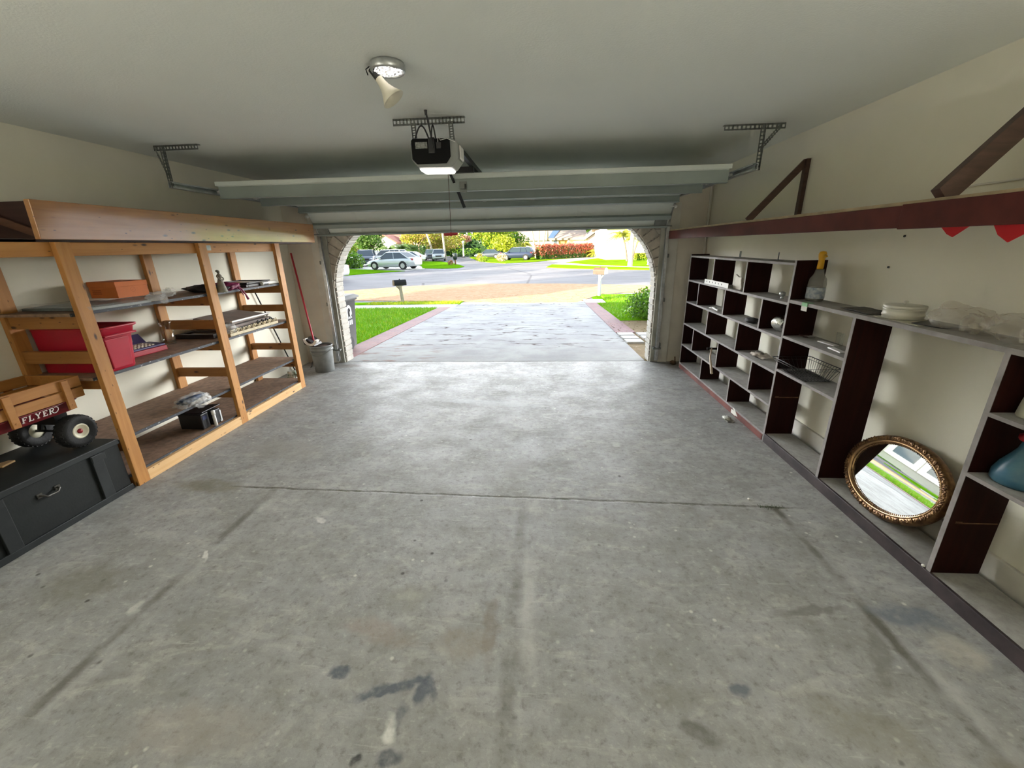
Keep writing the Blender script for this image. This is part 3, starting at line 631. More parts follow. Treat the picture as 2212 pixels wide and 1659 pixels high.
for ch, adv in (('F', .95), ('L', .95), ('Y', 1.15), ('E', .95), ('R', 1.0)):
    z0 = .714; lm = MB()
    for b in letter(ch):
        if b == 'Y':
            strip([(.02, .96), (.30, .96)], .08, yc, z0, sc); strip([(.62, .96), (.95, .96)], .08, yc, z0, sc); strip([(.14, .96), (.46, .48)], .16, yc, z0, sc); strip([(.80, .96), (.48, .46)], .08, yc, z0, sc); strip([(.47, .5), (.47, .04)], .16, yc, z0, sc); strip([(.30, .04), (.66, .04)], .08, yc, z0, sc)
        elif b == 'R':
            strip([(.18, 0), (.18, 1)], .17, yc, z0, sc); strip([(0, .04), (.36, .04)], .08, yc, z0, sc)
            arc = [(.45+.30*math.cos(t), .74+.23*math.sin(t)) for t in [PI/2-i*PI/8 for i in range(9)]]
            strip([(.0, .96), (.45, .97)]+arc+[(.18, .50)], .12, yc, z0, sc)
            strip([(.42, .5), (.72, .05), (1.0, -.02), (1.35, .12), (1.55, .45), (1.50, .85), (1.2, 1.05), (.9, 1.02)], .10, yc, z0, sc)
        else: strip([((b[0]+b[1])/2, b[2]), ((b[0]+b[1])/2, b[3])] if b[3]-b[2] > b[1]-b[0] else [(b[0], (b[2]+b[3])/2), (b[1], (b[2]+b[3])/2)], min(b[1]-b[0], b[3]-b[2]), yc, z0, sc)
    yc += adv*sc*1.05; lm.build('letter', m_letter, wg)

# ---- shelf contents
m_or = M('orange_cardboard', (.74,.20,.045), .6, var=.08, vs=8)
ob = thing('shoe_box', 'orange cardboard box on the top shelf behind the nearest pine post', 'box', (-3.5, 3.3, 1.366), -.12)
MB().box(-.15, .125, -.125, .125, 0, .105).build('body', m_or, ob, local=True, bevel=.002)
MB().box(-.154, .129, -.129, .129, .088, .128).build('lid', m_or, ob, local=True, bevel=.002)
m_ordk = M('orange_print', (.55,.12,.03), .6)
mb = MB(); n = 24
for i in range(n):
    a, b = 2*PI*i/n, 2*PI*(i+1)/n
    mb.add([(.1262, r*math.cos(t), .06+r*math.sin(t)) for r, t in ((.017, a), (.017, b), (.0195, b), (.0195, a))], [(0,1,2,3)])
mb.box(.126, .1262, -.008, .008, .058, .061)
for k in range(3): mb.box(-.12, -.03, -.1262, -.126, .03+.014*k, .038+.014*k)
mb.build('print', m_ordk, ob, local=True)
# plastic covered pack under the box
pk = thing('plastic_wrapped_pack', 'flat grey pack in clear plastic with a crumpled end, on the top shelf front edge', 'pack', (-3.4, 2.95, 1.3325))
MB().box(-3.66, -3.12, 2.70, 3.16, 1.3325, 1.352).box(-3.6, -3.16, 2.66, 2.9, 1.352, 1.358).build('boards', M('grey_pack', (.22,.25,.25), .35, var=.3, vs=6), pk, bevel=.004)
mb = MB().sheet((-3.69, 2.64, 1.366), (.62, 0, 0), (0, .58, 0), 28, 28, lambda u, v: (0, 0, .006*noise.noise(Vector((u*9, v*9, 1)))-(.026 if u > .97 else 0)+ .004*math.sin(u*20+v*7)))
mb.build('plastic_film', m_plasticbag, pk)
MB().blob((-3.10, 3.19, 1.375), .035, .085, .036, .25, 2.2, 5, 4, ridge=.35).blob((-3.085, 3.315, 1.395), .032, .05, .036, .25, 2.4, 8, 4, ridge=.4).blob((-3.09, 3.25, 1.345), .018, .03, .035, .6, 3, 9, 3).build('crumpled_end', m_plasticbag, pk)
# black bag, figurine, magenta bag, frames
tag(MB().blob((-3.30, 3.98, 1.362), .19, .15, .042, .3, 1.6, 21, 4, flat=.66).build('black_bag', M('black_cloth', (.02,.018,.02), .7)), 'crumpled black bag on the top shelf by the middle pine post', 'bag')
fg = thing('figurine', 'small grey bell skirted lady figurine on the top shelf', 'figurine', (-3.055, 3.90, 1.3335))
m_stone = M('grey_figurine', (.22,.20,.15), .6, var=.3, vs=30)
MB().lathe([(.001, .001), (.046, 0), (.045, .01), (.036, .05), (.027, .09), (.019, .118), (.016, .125), (.022, .14), (.023, .155), (.014, .168), (.007, .175), (.0, .176)], (-3.085, 3.90, 1.3335), 22, sx=1, sy=1).build('gown', m_stone, fg)
MB().blob((-3.085, 3.90, 1.3335+.189), .0135, .0135, .017, .1, 2, 1, 2).blob((-3.09, 3.895, 1.3335+.197), .015, .015, .011, .15, 3, 4, 2).build('head', m_stone, fg)
MB().tube([(-3.09, 3.877, 1.485), (-3.075, 3.872, 1.462), (-3.068, 3.885, 1.445), (-3.070, 3.90, 1.448)], .0065, 8).tube([(-3.09, 3.922, 1.485), (-3.072, 3.932, 1.46), (-3.065, 3.92, 1.447), (-3.068, 3.905, 1.448)], .0065, 8).build('arms', m_stone, fg)
m_mag = M('magenta_fabric', (.26,.012,.085), .5, var=.4, vs=9)
mg = thing('magenta_bag', 'folded magenta fabric bag with a strap hanging over the top shelf edge', 'bag', (-3.25, 4.13, 1.3335))
MB().blob((-3.24, 4.13, 1.362), .14, .13, .05, .3, 2.0, 14, 4, flat=.56).build('body', m_mag, mg)
mb = MB().tube([(-3.16, 4.16, 1.37), (-3.115, 4.18, 1.352), (-3.10, 4.19, 1.33), (-3.093, 4.22, 1.28), (-3.095, 4.25, 1.225)], [.013, .012, .008, .008, .013], 6).tube([(-3.16, 4.16, 1.37), (-3.11, 4.165, 1.35), (-3.098, 4.17, 1.32), (-3.093, 4.19, 1.27)], [.010, .009, .005, .004], 6)
mb.build('strap', m_mag, mg)
def frame(name, label, x0, x1, y0, y1, z, t, mats, group=None, fw=.035, tilt=None):
    f = thing(name, label, 'picture frame', ((x0+x1)/2, (y0+y1)/2, z), 0, group)
    a, b = (x1-x0)/2, (y1-y0)/2; mb = MB()
    mb.box(-a, a, -b, -b+fw, 0, t).box(-a, a, b-fw, b, 0, t).box(-a, -a+fw, -b+fw, b-fw, 0, t).box(a-fw, a, -b+fw, b-fw, 0, t)
    mb.build('frame', mats[0], f, local=True, bevel=.004); MB().box(-a+fw, a-fw, -b+fw, b-fw, t*.3, t*.62).build('picture', mats[1], f, local=True)
    if tilt: f.rotation_euler = tilt
    return f
m_blkframe = M('black_frame', (.022,.018,.017), .4, var=.4, vs=12); m_brnframe = M('grey_brown_board', (.20,.145,.12), .6, var=.3, vs=6); m_pict = M('dull_picture', (.16,.14,.12), .3, var=.5, vs=9)
frame('picture_frame', 'wide black frame lying flat at the far end of the top shelf, undermost', -3.64, -3.17, 4.36, 4.86, 1.3335, .026, (m_blkframe, m_pict), 'frames on the top shelf')
frame('picture_frame', 'black frame lying on the wider black frame at the far end of the top shelf', -3.60, -3.20, 4.42, 4.84, 1.3600, .022, (m_blkframe, m_pict), 'frames on the top shelf')
mg2 = thing('magazine_roll', 'rolled silver and white magazine in front of the black frames on the top shelf', 'magazine', (-3.15, 4.7, 1.3335))
mb = MB().cyl((-3.155, 4.60, 1.3555), (-3.155, 4.86, 1.3555), .021, n=18)
mb.build('roll', m_paper, mg2); MB().cyl((-3.155, 4.61, 1.3555), (-3.155, 4.70, 1.3555), .0215, n=18).build('printed_band', M('printed_cover', (.5,.5,.48), .3, var=.9, vs=60, c2=(.06,.06,.07)), mg2)
# red tote
m_tote = M('red_tote_plastic', (.42,.010,.032), .32, var=.08, vs=3, spec=.55)
tt = thing('storage_tote', 'open red plastic tote on the second shelf behind the nearest pine post', 'tote', (-3.4, 2.82, .8825))
TXa, TXb, TYa, TYb = -3.655, -3.145, 2.69, 2.905
rings = []
for k, (z, e) in enumerate(((.8825, 0), (.895, .006), (1.05, .016), (1.14, .022), (1.15, .030), (1.185, .034), (1.195, .046), (1.208, .046), (1.208, .034), (1.18, .028))):
    rings.append(rrect(TXa-e*.2, TXb+e, TYa-e*.15, TYb+e*1.6, .035, z))
mb = loft_rings(MB(), rings+[rrect(TXa+.01, TXb-.006, TYa+.01, TYb-.006, .03, .897)]); mb.add(rrect(TXa+.01, TXb-.006, TYa+.01, TYb-.006, .03, .897), [tuple(range(24))])
mb.build('tub', m_tote, tt)
MB().prism([(TXb+.004, 2.72, .90), (TXb+.004, 2.87, .90), (TXb+.020, 2.885, 1.12), (TXb+.020, 2.70, 1.12)], (.012, 0, .0)).build('side_panel', m_tote, tt, bevel=.008)
MB().box(TXb+.006, TXb+.046, 2.70, 2.945, 1.135, 1.15).build('rim_handle', m_tote, tt, bevel=.005)
# toy computer
ty = thing('toy_keyboard', 'red and purple toy keyboard on the second shelf beside the red tote', 'toy', (-3.48, 3.25, .8825), -.05)
m_tr = flat_mat('toy_red', (.36,.012,.03), .4); m_tp = flat_mat('toy_purple', (.06,.045,.13), .45)
MB().prism([(.13, -.16, 0), (.13, -.16, .045), (-.13, -.16, .065), (-.13, -.16, 0)], (0, .33, 0)).build('base', m_tr, ty, local=True, bevel=.008)
MB().prism([(.125, -.15, .046), (.125, -.15, .062), (-.03, -.15, .075), (-.03, -.15, .055)], (0, .31, 0)).build('key_deck', m_tp, ty, local=True, bevel=.005)
mb = MB()
for i in range(4):
    for j in range(7): mb.box(.09-.033*i-.011, .09-.033*i+.011, -.12+.032*j-.010, -.12+.032*j+.010, .060+.0028*i, .071+.0028*i)
mb.build('keys', M('cream_keys', (.62,.54,.42), .5), ty, local=True, bevel=.002)
MB().prism([(-.05, -.15, .06), (-.12, -.15, .145), (-.13, -.15, .14), (-.09, -.15, .06)], (0, .31, 0)).build('lid', m_tp, ty, local=True, bevel=.005)
MB().box(-.088, -.075, -.10, .06, .085, .12).build('screen', flat_mat('toy_screen', (.12,.2,.2), .2), ty, local=True)
# glass vase
tag(MB().lathe([(0, .006), (.045, .006), (.052, 0), (.055, .008), (.056, .05), (.050, .10), (.038, .135), (.036, .15), (.045, .185), (.060, .21), (.057, .21), (.042, .185), (.033, .15), (.036, .133), (.047, .10), (.052, .05), (.050, .014), (0, .012)], (-3.545, 3.655, .8825), 28).build('glass_vase', m_glass), 'clear glass vase with a flared rim on the second shelf', 'vase')
# frames and boards on the second shelf
frame('picture_frame', 'ornate black frame lying flat on the second shelf, left of the board stack', -3.655, -3.25, 3.845, 4.08, .8825, .045, (m_blkframe, m_pict), 'frames on the second shelf', .05)
cv = thing('carved_panel', 'cream carved scroll trim lying along the second shelf front edge', 'carved trim', (-3.17, 4.32, .8825))
m_cv = M('cream_carved_wood', (.62,.52,.33), .6, var=.3, vs=20)
mb = MB().box(-3.205, -3.140, 3.935, 4.74, .8825, .912)
mb.build('backing', m_cv, cv, bevel=.004)
mb = MB()
for i in range(9):
    y = 3.97+.088*i; r = .020+.006*math.sin(i*2.1); P = [(-3.150+.004*math.sin(t), y+r*(1-t/14)*math.cos(t), .928+r*(1-t/14)*math.sin(t)*.9) for t in [k*.6 for k in range(17)]]
    mb.tube(P, [.008-.0003*k for k in range(17)], 6)
    mb.tube([(-3.16, y+.02, .915), (-3.15, y+.045, .948), (-3.155, y+.07, .918)], .006, 6)
mb.build('scrolls', m_cv, cv)
mb = MB()
for i in range(4):
    y = 4.46+.075*i; P = [(-3.19, y+.022*math.cos(t), .93+.03*math.sin(t)) for t in [k*.55 for k in range(12)]]; mb.tube(P, .008, 6)
mb.build('dark_scroll', m_blkframe, cv)
frame('picture_frame', 'grey framed picture lying flat under the brown board on the second shelf', -3.64, -3.22, 4.10, 4.80, .8825, .05, (M('grey_frame', (.17,.16,.145), .5, var=.3), m_pict), 'frames on the second shelf')
tag(MB().box(-3.655, -3.24, 4.09, 4.76, .9335, .962).build('board', m_brnframe, bevel=.003), 'brown board lying on the grey framed picture on the second shelf', 'board')
bt = MB().box(-.20, .20, -.34, .33, 0, .018).build('board', m_brnframe, bevel=.003, local=True); bt.location = (-3.44, 4.42, 1.005); bt.rotation_euler = (.0, .14, .05)
tag(bt, 'grey brown board tilted on top of the board stack on the second shelf', 'board')
tag(MB().sheet((-3.60, 4.10, .985), (.40, 0, -.015), (0, .62, .0), 20, 24, lambda u, v: (0, 0, .012*noise.noise(Vector((u*5, v*5, 3)))+.003*math.sin(30*u*v))).build('plastic_sheet', m_plasticbag), 'sheet of clear plastic between the boards on the second shelf', 'plastic sheet')
tag(MB().beam((-3.232, 4.10, 1.006), (-3.240, 4.76, 1.004), .022, .016).build('white_rod', m_white, bevel=.004), 'thin white rod along the top of the board stack on the second shelf', 'rod')
tag(MB().blob((-3.18, 3.985, .952), .05, .07, .045, .7, 3.2, 31, 4).build('plastic_wrap', m_plasticbag), 'crumpled clear plastic wrap at the near end of the carved cream trim', 'plastic wrap')
tag(MB().cyl((-3.665, 5.70, 0), (-3.665, 5.13, 1.32), .0085, n=10).build('black_rod', m_blackmetal), 'thin black rod leaning along the left wall beyond the pine shelving', 'rod')
# low shelf and bottom
bg = thing('glove_bag', 'clear plastic bag of dark blue gloves on the third shelf edge', 'bag', (-3.17, 3.27, .3925))
MB().blob((-3.165, 3.31, .432), .09, .15, .058, .2, 2.0, 41, 5, flat=.66, ridge=.35).blob((-3.115, 3.37, .415), .045, .10, .06, .25, 2.4, 47, 4, ridge=.4).build('film', clear('bag_film', trans=.80, rough=.08, milky=.3, bump=.5), bg)
m_navy = M('navy_glove', (.015,.035,.085), .6, var=.5, vs=12)
MB().blob((-3.165, 3.28, .446), .05, .10, .030, .3, 2.5, 43, 3).tube([(-3.13, 3.22, .445), (-3.11, 3.30, .462), (-3.115, 3.40, .458)], [.022, .026, .016], 8).build('gloves', m_navy, bg)
cs = thing('black_case', 'black plastic case with a hinged lid on the bottom shelf', 'case', (-3.28, 3.48, .1045))
MB().box(-3.42, -3.19, 3.385, 3.475, .1045, .255).box(-3.40, -3.17, 3.50, 3.60, .1045, .245).build('body', m_black, cs, bevel=.008)
MB().prism([(-3.42, 3.375, .245), (-3.16, 3.375, .275), (-3.16, 3.375, .285), (-3.42, 3.375, .265)], (0, .235, 0)).build('lid', m_black, cs, bevel=.004)
MB().box(-3.19, -3.187, 3.40, 3.45, .195, .235).build('label', flat_mat('blue_label', (.03,.04,.12), .4), cs)
MB().box(-3.172, -3.166, 3.585, 3.602, .115, .225).box(-3.172, -3.164, 3.575, 3.60, .110, .125).build('metal_edge', m_galv, cs)
tag(MB().lathe([(.0, 0), (.0145, 0), (.0145, .10), (.012, .104), (.012, .112), (.0165, .114), (.0165, .15), (.014, .156), (0, .157)], (-3.145, 3.485, .1045), 18).build('white_tube', m_white), 'white plastic tube standing before the black case on the bottom shelf', 'tube')
tag(MB().blob((-3.34, 5.13, .075), .075, .06, .085, .5, 2.6, 51, 4, flat=.88).build('plastic_bag', M('white_green_plastic', (.72,.74,.70), .35, var=.9, vs=14, c2=(.05,.14,.05))), 'small white and green plastic bag on the floor past the farthest pine post', 'bag')

# ---- bucket and dustpan in the corner
bk = thing('bucket', 'grey plastic bucket in the far left corner by the door', 'bucket', (-3.20, 5.70, 0))
m_bucket = M('dirty_grey_plastic', (.25,.26,.255), .5, var=.35, vs=6)
MB().lathe([(0, .004), (.128, 0), (.132, .006), (.146, .30), (.147, .315), (.156, .317), (.157, .335), (.149, .337), (.149, .375), (.158, .377), (.158, .392), (.150, .394), (.142, .38), (.13, .02), (0, .016)], (-3.20, 5.70, 0), 40).build('pail', m_bucket, bk)
mb = MB(); arc = [(-3.20+.160*math.cos(t), 5.70-.158*math.sin(t), .36-.10*math.sin(t)) for t in [PI*i/16 for i in range(17)]]
mb.tube(arc, .0035, 6).build('bail', m_galvdull, bk)
MB().lathe([(0, .37), (.139, .37), (.139, .374), (0, .376)], (-3.20, 5.70, 0), 32).build('contents', M('rusty_dirt', (.10,.06,.04), .9, var=.5, vs=12), bk)
dp = thing('dustpan', 'long red handled black dustpan resting on the grey bucket, leaning into the corner', 'dustpan', (-3.28, 5.68, .39))
MB().cyl((-3.285, 5.68, .455), (-3.655, 6.125, 1.665), .013, n=12).build('handle', flat_mat('red_handle', (.38,.010,.022), .35), dp)
MB().prism([(-3.40, 5.58, .50), (-3.38, 5.58, .42), (-3.23, 5.58, .392), (-3.24, 5.58, .425), (-3.33, 5.58, .50)], (0, .22, 0)).build('pan', m_black, dp, bevel=.006)
P = [(-3.275+.085*math.cos(t), 5.60, .505+.085*math.sin(t)) for t in [PI*1.0+PI*.92*i/14 for i in range(15)]]
mb = MB().sweep(P, [(-.03, -.014), (.05, -.014), (.05, .014), (-.03, .014)], (0, 1, 0))
for i in range(14): mb.sweep(P[i:i+2], [(-.035, -.018), (-.033, -.018), (-.033, .018), (-.035, .018)], (0, 1, 0))
mb.build('brush', m_white, dp)
tag(MB().tube([(-3.52, 5.92, .006), (-3.50, 5.84, .006), (-3.455, 5.80, .03), (-3.43, 5.79, .10), (-3.41, 5.80, .13), (-3.40, 5.85, .10), (-3.42, 5.93, .03), (-3.46, 6.03, .006), (-3.40, 6.09, .006)], .005, 8).build('cable', m_black), 'loop of black cable on the floor behind the grey bucket', 'cable')
# ================================================================== RIGHT SIDE: bookcases, upper shelf, mirror and small things
BX, BB = 1.976, 2.206
def eb(y0, y1, z0, z1, x0=BX, x1=BB):        # board with a worn front edge
    return MB().box(x0+.0025, x1, y0, y1, z0, z1).box(x0, x0+.0025, y0, y1, z0, z1, 1)
MP, MS = [m_casepanel, m_caseedge], [m_case, m_caseedge]
tb = thing('tall_bookcase', 'tall dark brown bookcase with staggered cubbyholes along the right wall', 'bookcase', (2.09, 4.67, 0))
eb(5.835, 5.857, .0, 1.545).build('side_panel', MP, tb); eb(3.474, 3.498, .0, 1.545).build('side_panel', MP, tb)
for z in (1.527, 1.220, .937, .640, .346, .075):
    eb(3.498, 5.835, z-.020, z).build('shelf', MS, tb)
divs = [((5.06, 4.27), 1.220, 1.507), ((5.45, 4.67, 3.885), .937, 1.200), ((5.06, 4.265), .640, .917), ((5.45, 4.665, 3.89), .346, .620), ((5.065, 4.275), .075, .326)]
for ys, z0, z1 in divs:
    for y in ys: eb(y-.010, y+.010, z0, z1).build('divider', MP, tb)
MB().box(BX-.004, BX+.012, 3.50, 5.835, 0, .056).build('kickboard', m_kickred, tb, bevel=.002)
MB().box(BX-.008, BX-.004, 4.02, 4.12, .012, .05).prism([(BX-.0065, 4.02, .02), (BX-.0065, 4.10, .075), (BX-.0065, 4.06, .075), (BX-.0065, 3.98, .02)], (.002, 0, 0)).build('tape_strip', m_paper, tb)
lb = thing('low_bookcase', 'low dark brown bookcase with open bays, continuing the right wall shelves to the camera', 'bookcase', (2.09, 2.2, 0))
YE = .62
for y in (2.745, 1.840, .92):
    eb(y-.012, y+.012, .078, 1.222).build('side_panel', MP, lb)
eb(YE, 3.472, 1.222, 1.247).build('top_board', MS, lb)
eb(2.757, 3.472, .937, .957).build('shelf', MS, lb); eb(2.757, 3.472, .655, .675).build('shelf', MS, lb)
eb(.932, 1.828, .938, .957).build('shelf', MS, lb); eb(.932, 1.828, .638, .657).build('shelf', MS, lb)
MB().box(BX+.004, BB, YE, 3.472, .056, .077).build('base_board', m_case, lb)
MB().box(BX-.006, BX+.012, YE, 3.472, 0, .078).build('kickboard', m_kickdark, lb, bevel=.003)
m_rawwood = M('raw_wood_strip', (.19,.09,.035), .7, var=.5, vs=40)
for y, z in ((3.472, .415), (1.826, .375)):
    mb = MB().box(BX+.03, BB-.01, y-.0015, y, z, z+.006).box(BX+.03, BX+.06, y-.0015, y, z, z+.012); mb.build('cleat_scar', m_rawwood, lb)
mb = MB()
for x, y, z, r in ((2.02, 3.40, .0785, .008), (2.1, 2.2, .0785, .006), (2.05, 1.5, .0785, .007), (2.05, 1.95, .0785, .006)): mb.blob((x, y, z), r, r*1.4, .002, .4, 2, int(x*100), 2)

# ---- small things on the tall bookcase
def hook(y, label, n):
    t = thing('metal_prong', label, 'prong', (2.1, y, 1.5275), 0, 'metal prongs on the tall bookcase')
    mb = MB().box(-.06, .05, -.012, .012, 0, .004)
    for k in range(n): mb.box(-.004, .004, -.012+.022*k, -.006+.022*k, .004, .068)
    mb.build('prong', m_galvdull, t, local=True)
hook(4.72, 'double upright metal prong on the tall bookcase top, farther from the camera', 2)
hook(3.99, 'single upright metal prong on the tall bookcase top, nearer the camera', 1)
t = thing('perforated_rail', 'white perforated plastic rail lying on the uppermost cubby shelf', 'rail', (2.02, 4.94, 1.2205))
mb = MB().box(1.9705, 1.9745, 4.61, 5.27, 1.2205, 1.274).box(1.9705, 2.02, 4.61, 5.04, 1.2205, 1.2235)
mb.build('rail', m_white, t)
mb = MB()
for i in range(6): mb.cyl((1.9700, 5.20-.085*i, 1.25), (1.9710, 5.20-.085*i, 1.25), .010, n=12)
mb.build('hole', m_black, t)
t = thing('white_bracket', 'white curved ornamental bracket on the uppermost cubby shelf', 'bracket', (2.07, 4.55, 1.2205))
pts = [(4.62, 1.2205), (4.46, 1.2205), (4.44, 1.245), (4.455, 1.28), (4.47, 1.315), (4.465, 1.345), (4.53, 1.345), (4.60, 1.368), (4.61, 1.366), (4.595, 1.33), (4.60, 1.30), (4.645, 1.262)]
MB().prism([(2.03, y, z) for y, z in pts], (.02, 0, 0)).build('plate', M('ivory_plaster', (.66,.61,.52), .6, var=.1), t, bevel=.006)
MB().prism([(2.05, 4.60, 1.2205), (2.05, 4.47, 1.2205), (2.05, 4.47, 1.30), (2.05, 4.59, 1.29)], (.10, 0, 0)).build('arm', M('ivory_plaster_2', (.60,.56,.48), .6, var=.1), t, bevel=.01)
t = thing('metal_ball', 'small round metal ball at the near end of the uppermost cubby shelf', 'ornament', (2.09, 3.76, 1.2205))
MB().lathe([(0, .0), (.012, 0), (.012, .008), (.008, .012), (.010, .02), (.022, .030), (.026, .042), (.022, .054), (.010, .060), (0, .061)], (2.06, 3.74, 1.2205), 20).build('ball', m_galv, t)
t = thing('white_trowel', 'small white plastic tool lying on the second cubby shelf', 'tool', (2.04, 5.04, .9375))
MB().blob((2.04, 5.10, .950), .035, .045, .012, .3, 2, 61, 3).build('blade', m_white, t); MB().tube([(2.03, 5.07, .955), (2.02, 4.99, .952), (2.02, 4.90, .948)], [.012, .011, .009], 8).build('handle', m_white, t)
tag(MB().blob((2.05, 4.16, .962), .055, .085, .026, .2, 2.2, 63, 3, flat=.9).build('black_pouch', M('charcoal_fabric', (.022,.021,.021), .7)), 'flat black pouch lying on the second cubby shelf', 'pouch')
t = thing('vent_hose', 'coil of silver ribbed foil duct on the second cubby shelf', 'duct', (2.07, 3.72, .9375))
mb = MB(); P = []; n = 90
Rr = []
for i in range(n):
    s = i/(n-1); P.append((2.075, 3.795-.165*s, 1.002+.012*math.sin(s*3))); Rr.append((.018+.046*math.sin(PI*min(1, s*.75+.08))**.7)*(1+.055*math.sin(i*1.05))+.0012*noise.noise(Vector((i, 3, 1))))
mb.tube(P, Rr, 28); mb.build('duct', m_silver, t)
t = thing('hammer', 'wooden handled hammer hanging from the fourth cubby shelf', 'hammer', (1.95, 4.75, .3))
MB().tube([(1.985, 4.845, .515), (1.955, 4.78, .43), (1.945, 4.70, .35), (1.935, 4.63, .275)], [.009, .010, .013, .014], 10).build('handle', M('pale_handle_wood', (.60,.47,.34), .5, var=.2), t)
MB().beam((1.955, 4.86, .512), (2.05, 4.845, .512), .022, .022).cyl((1.955, 4.86, .512), (1.94, 4.862, .512), .015, n=12).build('head', m_blackmetal, t, bevel=.004)
tag(MB().blob((2.09, 4.02, .655), .05, .075, .016, .7, 3.2, 71, 3, flat=.9).sheet((2.04, 3.86, .6425), (.12, .02, .01), (.0, .12, .012), 8, 8, lambda u, v: (0, 0, .012*noise.noise(Vector((u*4, v*4, 7)))+.008)).build('paper_scraps', M('torn_paper', (.62,.54,.46), .7, var=.35, vs=20)), 'torn paper scraps on the third cubby shelf', 'paper')

# ---- on and in the low bookcase
m_jug = clear('cloudy_bottle', trans=.62, rough=.2, milky=-.12, tint=(.80,.80,.78))
t = thing('large_bottle', 'big cloudy plastic bottle with a yellow handled brush in it, beside the tall bookcase', 'bottle', (2.10, 3.36, 1.2475))
MB().lathe([(0, .004), (.050, .001), (.056, .008), (.057, .13), (.052, .165), (.034, .195), (.028, .215), (.028, .235), (.0, .236)], (2.105, 3.385, 1.2475), 28, sy=1.2).build('body', m_jug, t)
MB().lathe([(.0575, .02), (.058, .022), (.058, .10), (.0575, .102)], (2.105, 3.385, 1.2475), 28, sy=1.2).build('label', M('printed_label', (.50,.53,.55), .4, var=.75, vs=30, c2=(.20,.25,.34)), t)
MB().lathe([(0, .236), (.0165, .236), (.018, .25), (.016, .30), (.020, .325), (.022, .345), (.016, .362), (0, .366)], (2.105, 3.39, 1.2475), 18, sx=1.3).tube([(2.105, 3.375, 1.56), (2.105, 3.355, 1.585), (2.105, 3.34, 1.575)], .008, 8).build('yellow_handle', flat_mat('yellow_plastic', (.72,.38,.012), .4), t)
t = thing('price_tag', 'small green and white tag hanging on the low bookcase top edge', 'tag', (1.973, 3.265, 1.19))
MB().box(1.9715, 1.9745, 3.232, 3.300, 1.188, 1.222).build('card', m_paper, t); MB().box(1.9710, 1.9745, 3.232, 3.300, 1.222, 1.2485).box(1.9710, 2.02, 3.232, 3.300, 1.2475, 1.2490).build('green_band', M('green_card', (.22,.50,.24), .6, var=.3, vs=40), t)
tag(MB().sheet((2.02, 2.70, 1.2485), (.17, .02, .0), (.0, .26, .004), 8, 10, lambda u, v: (0, 0, .004+.004*noise.noise(Vector((u*3, v*3, 2))))).build('placemat', M('dark_patterned_mat', (.10,.09,.075), .6, var=.8, vs=30), solid=.003), 'flat dark patterned mat on the low bookcase top, left of the white dish', 'placemat')
tag(MB().prism([(2.00, 2.32, 1.2478), (2.19, 2.36, 1.2478), (2.19, 2.66, 1.2478), (2.02, 2.66, 1.2478)], (0, 0, .002)).build('cream_sheet', M('cream_paper', (.62,.60,.47), .7, var=.08)), 'cream paper sheet under the white lidded dish', 'paper')
tag(MB().prism([(2.025, 2.395, 1.2502), (2.05, 2.24, 1.2502), (2.20, 2.26, 1.2502), (2.20, 2.50, 1.2502), (2.16, 2.46, 1.2502)], (0, 0, .004)).build('black_folder', flat_mat('black_card', (.012,.012,.013), .5)), 'black folder corner between the white dish and the plastic bags', 'folder')
t = thing('lidded_dish', 'round white lidded dish on the low bookcase top', 'dish', (2.10, 2.55, 1.2503))
m_dish = M('ivory_ceramic', (.68,.665,.59), .3, var=.05)
MB().lathe([(0, .004), (.086, 0), (.093, .004), (.094, .018), (.0965, .020), (.0965, .026), (.094, .028), (.094, .050), (.096, .052), (.096, .058), (.092, .060), (0, .058)], (2.105, 2.56, 1.2503), 44).build('bowl', m_dish, t)
MB().lathe([(.0945, .060), (.097, .062), (.097, .074), (.093, .077), (.06, .081), (0, .083)], (2.105, 2.56, 1.2503), 44).build('lid', m_dish, t)
MB().lathe([(0, .081), (.009, .082), (.007, .088), (.012, .094), (.009, .100), (0, .102)], (2.105, 2.56, 1.2503), 16).build('knob', m_dish, t)
def bag(c, s, seed, label):
    mb = MB().blob((c[0], c[1], c[2]+.004), s[0]*1.1, s[1]*1.1, s[2]*1.0, .42, 1.1, seed, 5, flat=.62, ridge=.16)
    mb.blob((c[0]-.02, c[1]-s[1]*.85, c[2]+.0), .045, .055, .045, .3, 2.0, seed+3, 4, ridge=.35).tube([(c[0]-.05, c[1]-s[1]*.75, c[2]+.02), (c[0]-.08, c[1]-s[1]*.85, c[2]+.015), (c[0]-.085, c[1]-s[1]*.9, c[2]-.03)], [.022, .018, .010], 10)
    tag(mb.build('plastic_bag', m_baggrey), label, 'bag', 'plastic bags on the low bookcase')
bag((2.10, 2.215, 1.298), (.085, .125, .075), 81, 'crumpled thin plastic bag on the low bookcase top, next to the black folder')
bag((2.11, 1.955, 1.295), (.085, .12, .07), 87, 'crumpled thin plastic bag at the frame edge on the low bookcase top')
t = thing('eyeglasses', 'pair of dark eyeglasses lying in the low bookcase beside the tall one', 'glasses', (2.11, 3.41, .9575))
mb = MB()
for y in (3.435, 3.385): mb.tube([(2.10+.018*math.cos(a), y+.022*math.sin(a), .9605+.004*math.sin(a*.5)) for a in [2*PI*i/14 for i in range(14)]], .0028, 6, closed=True)
mb.tube([(2.10, 3.413, .964), (2.098, 3.407, .964)], .0025, 6).tube([(2.10, 3.457, .962), (2.17, 3.455, .960)], .0022, 6).tube([(2.10, 3.363, .962), (2.165, 3.37, .960)], .0022, 6)
mb.build('frame', M('brown_frame_plastic', (.05,.02,.016), .35), t)
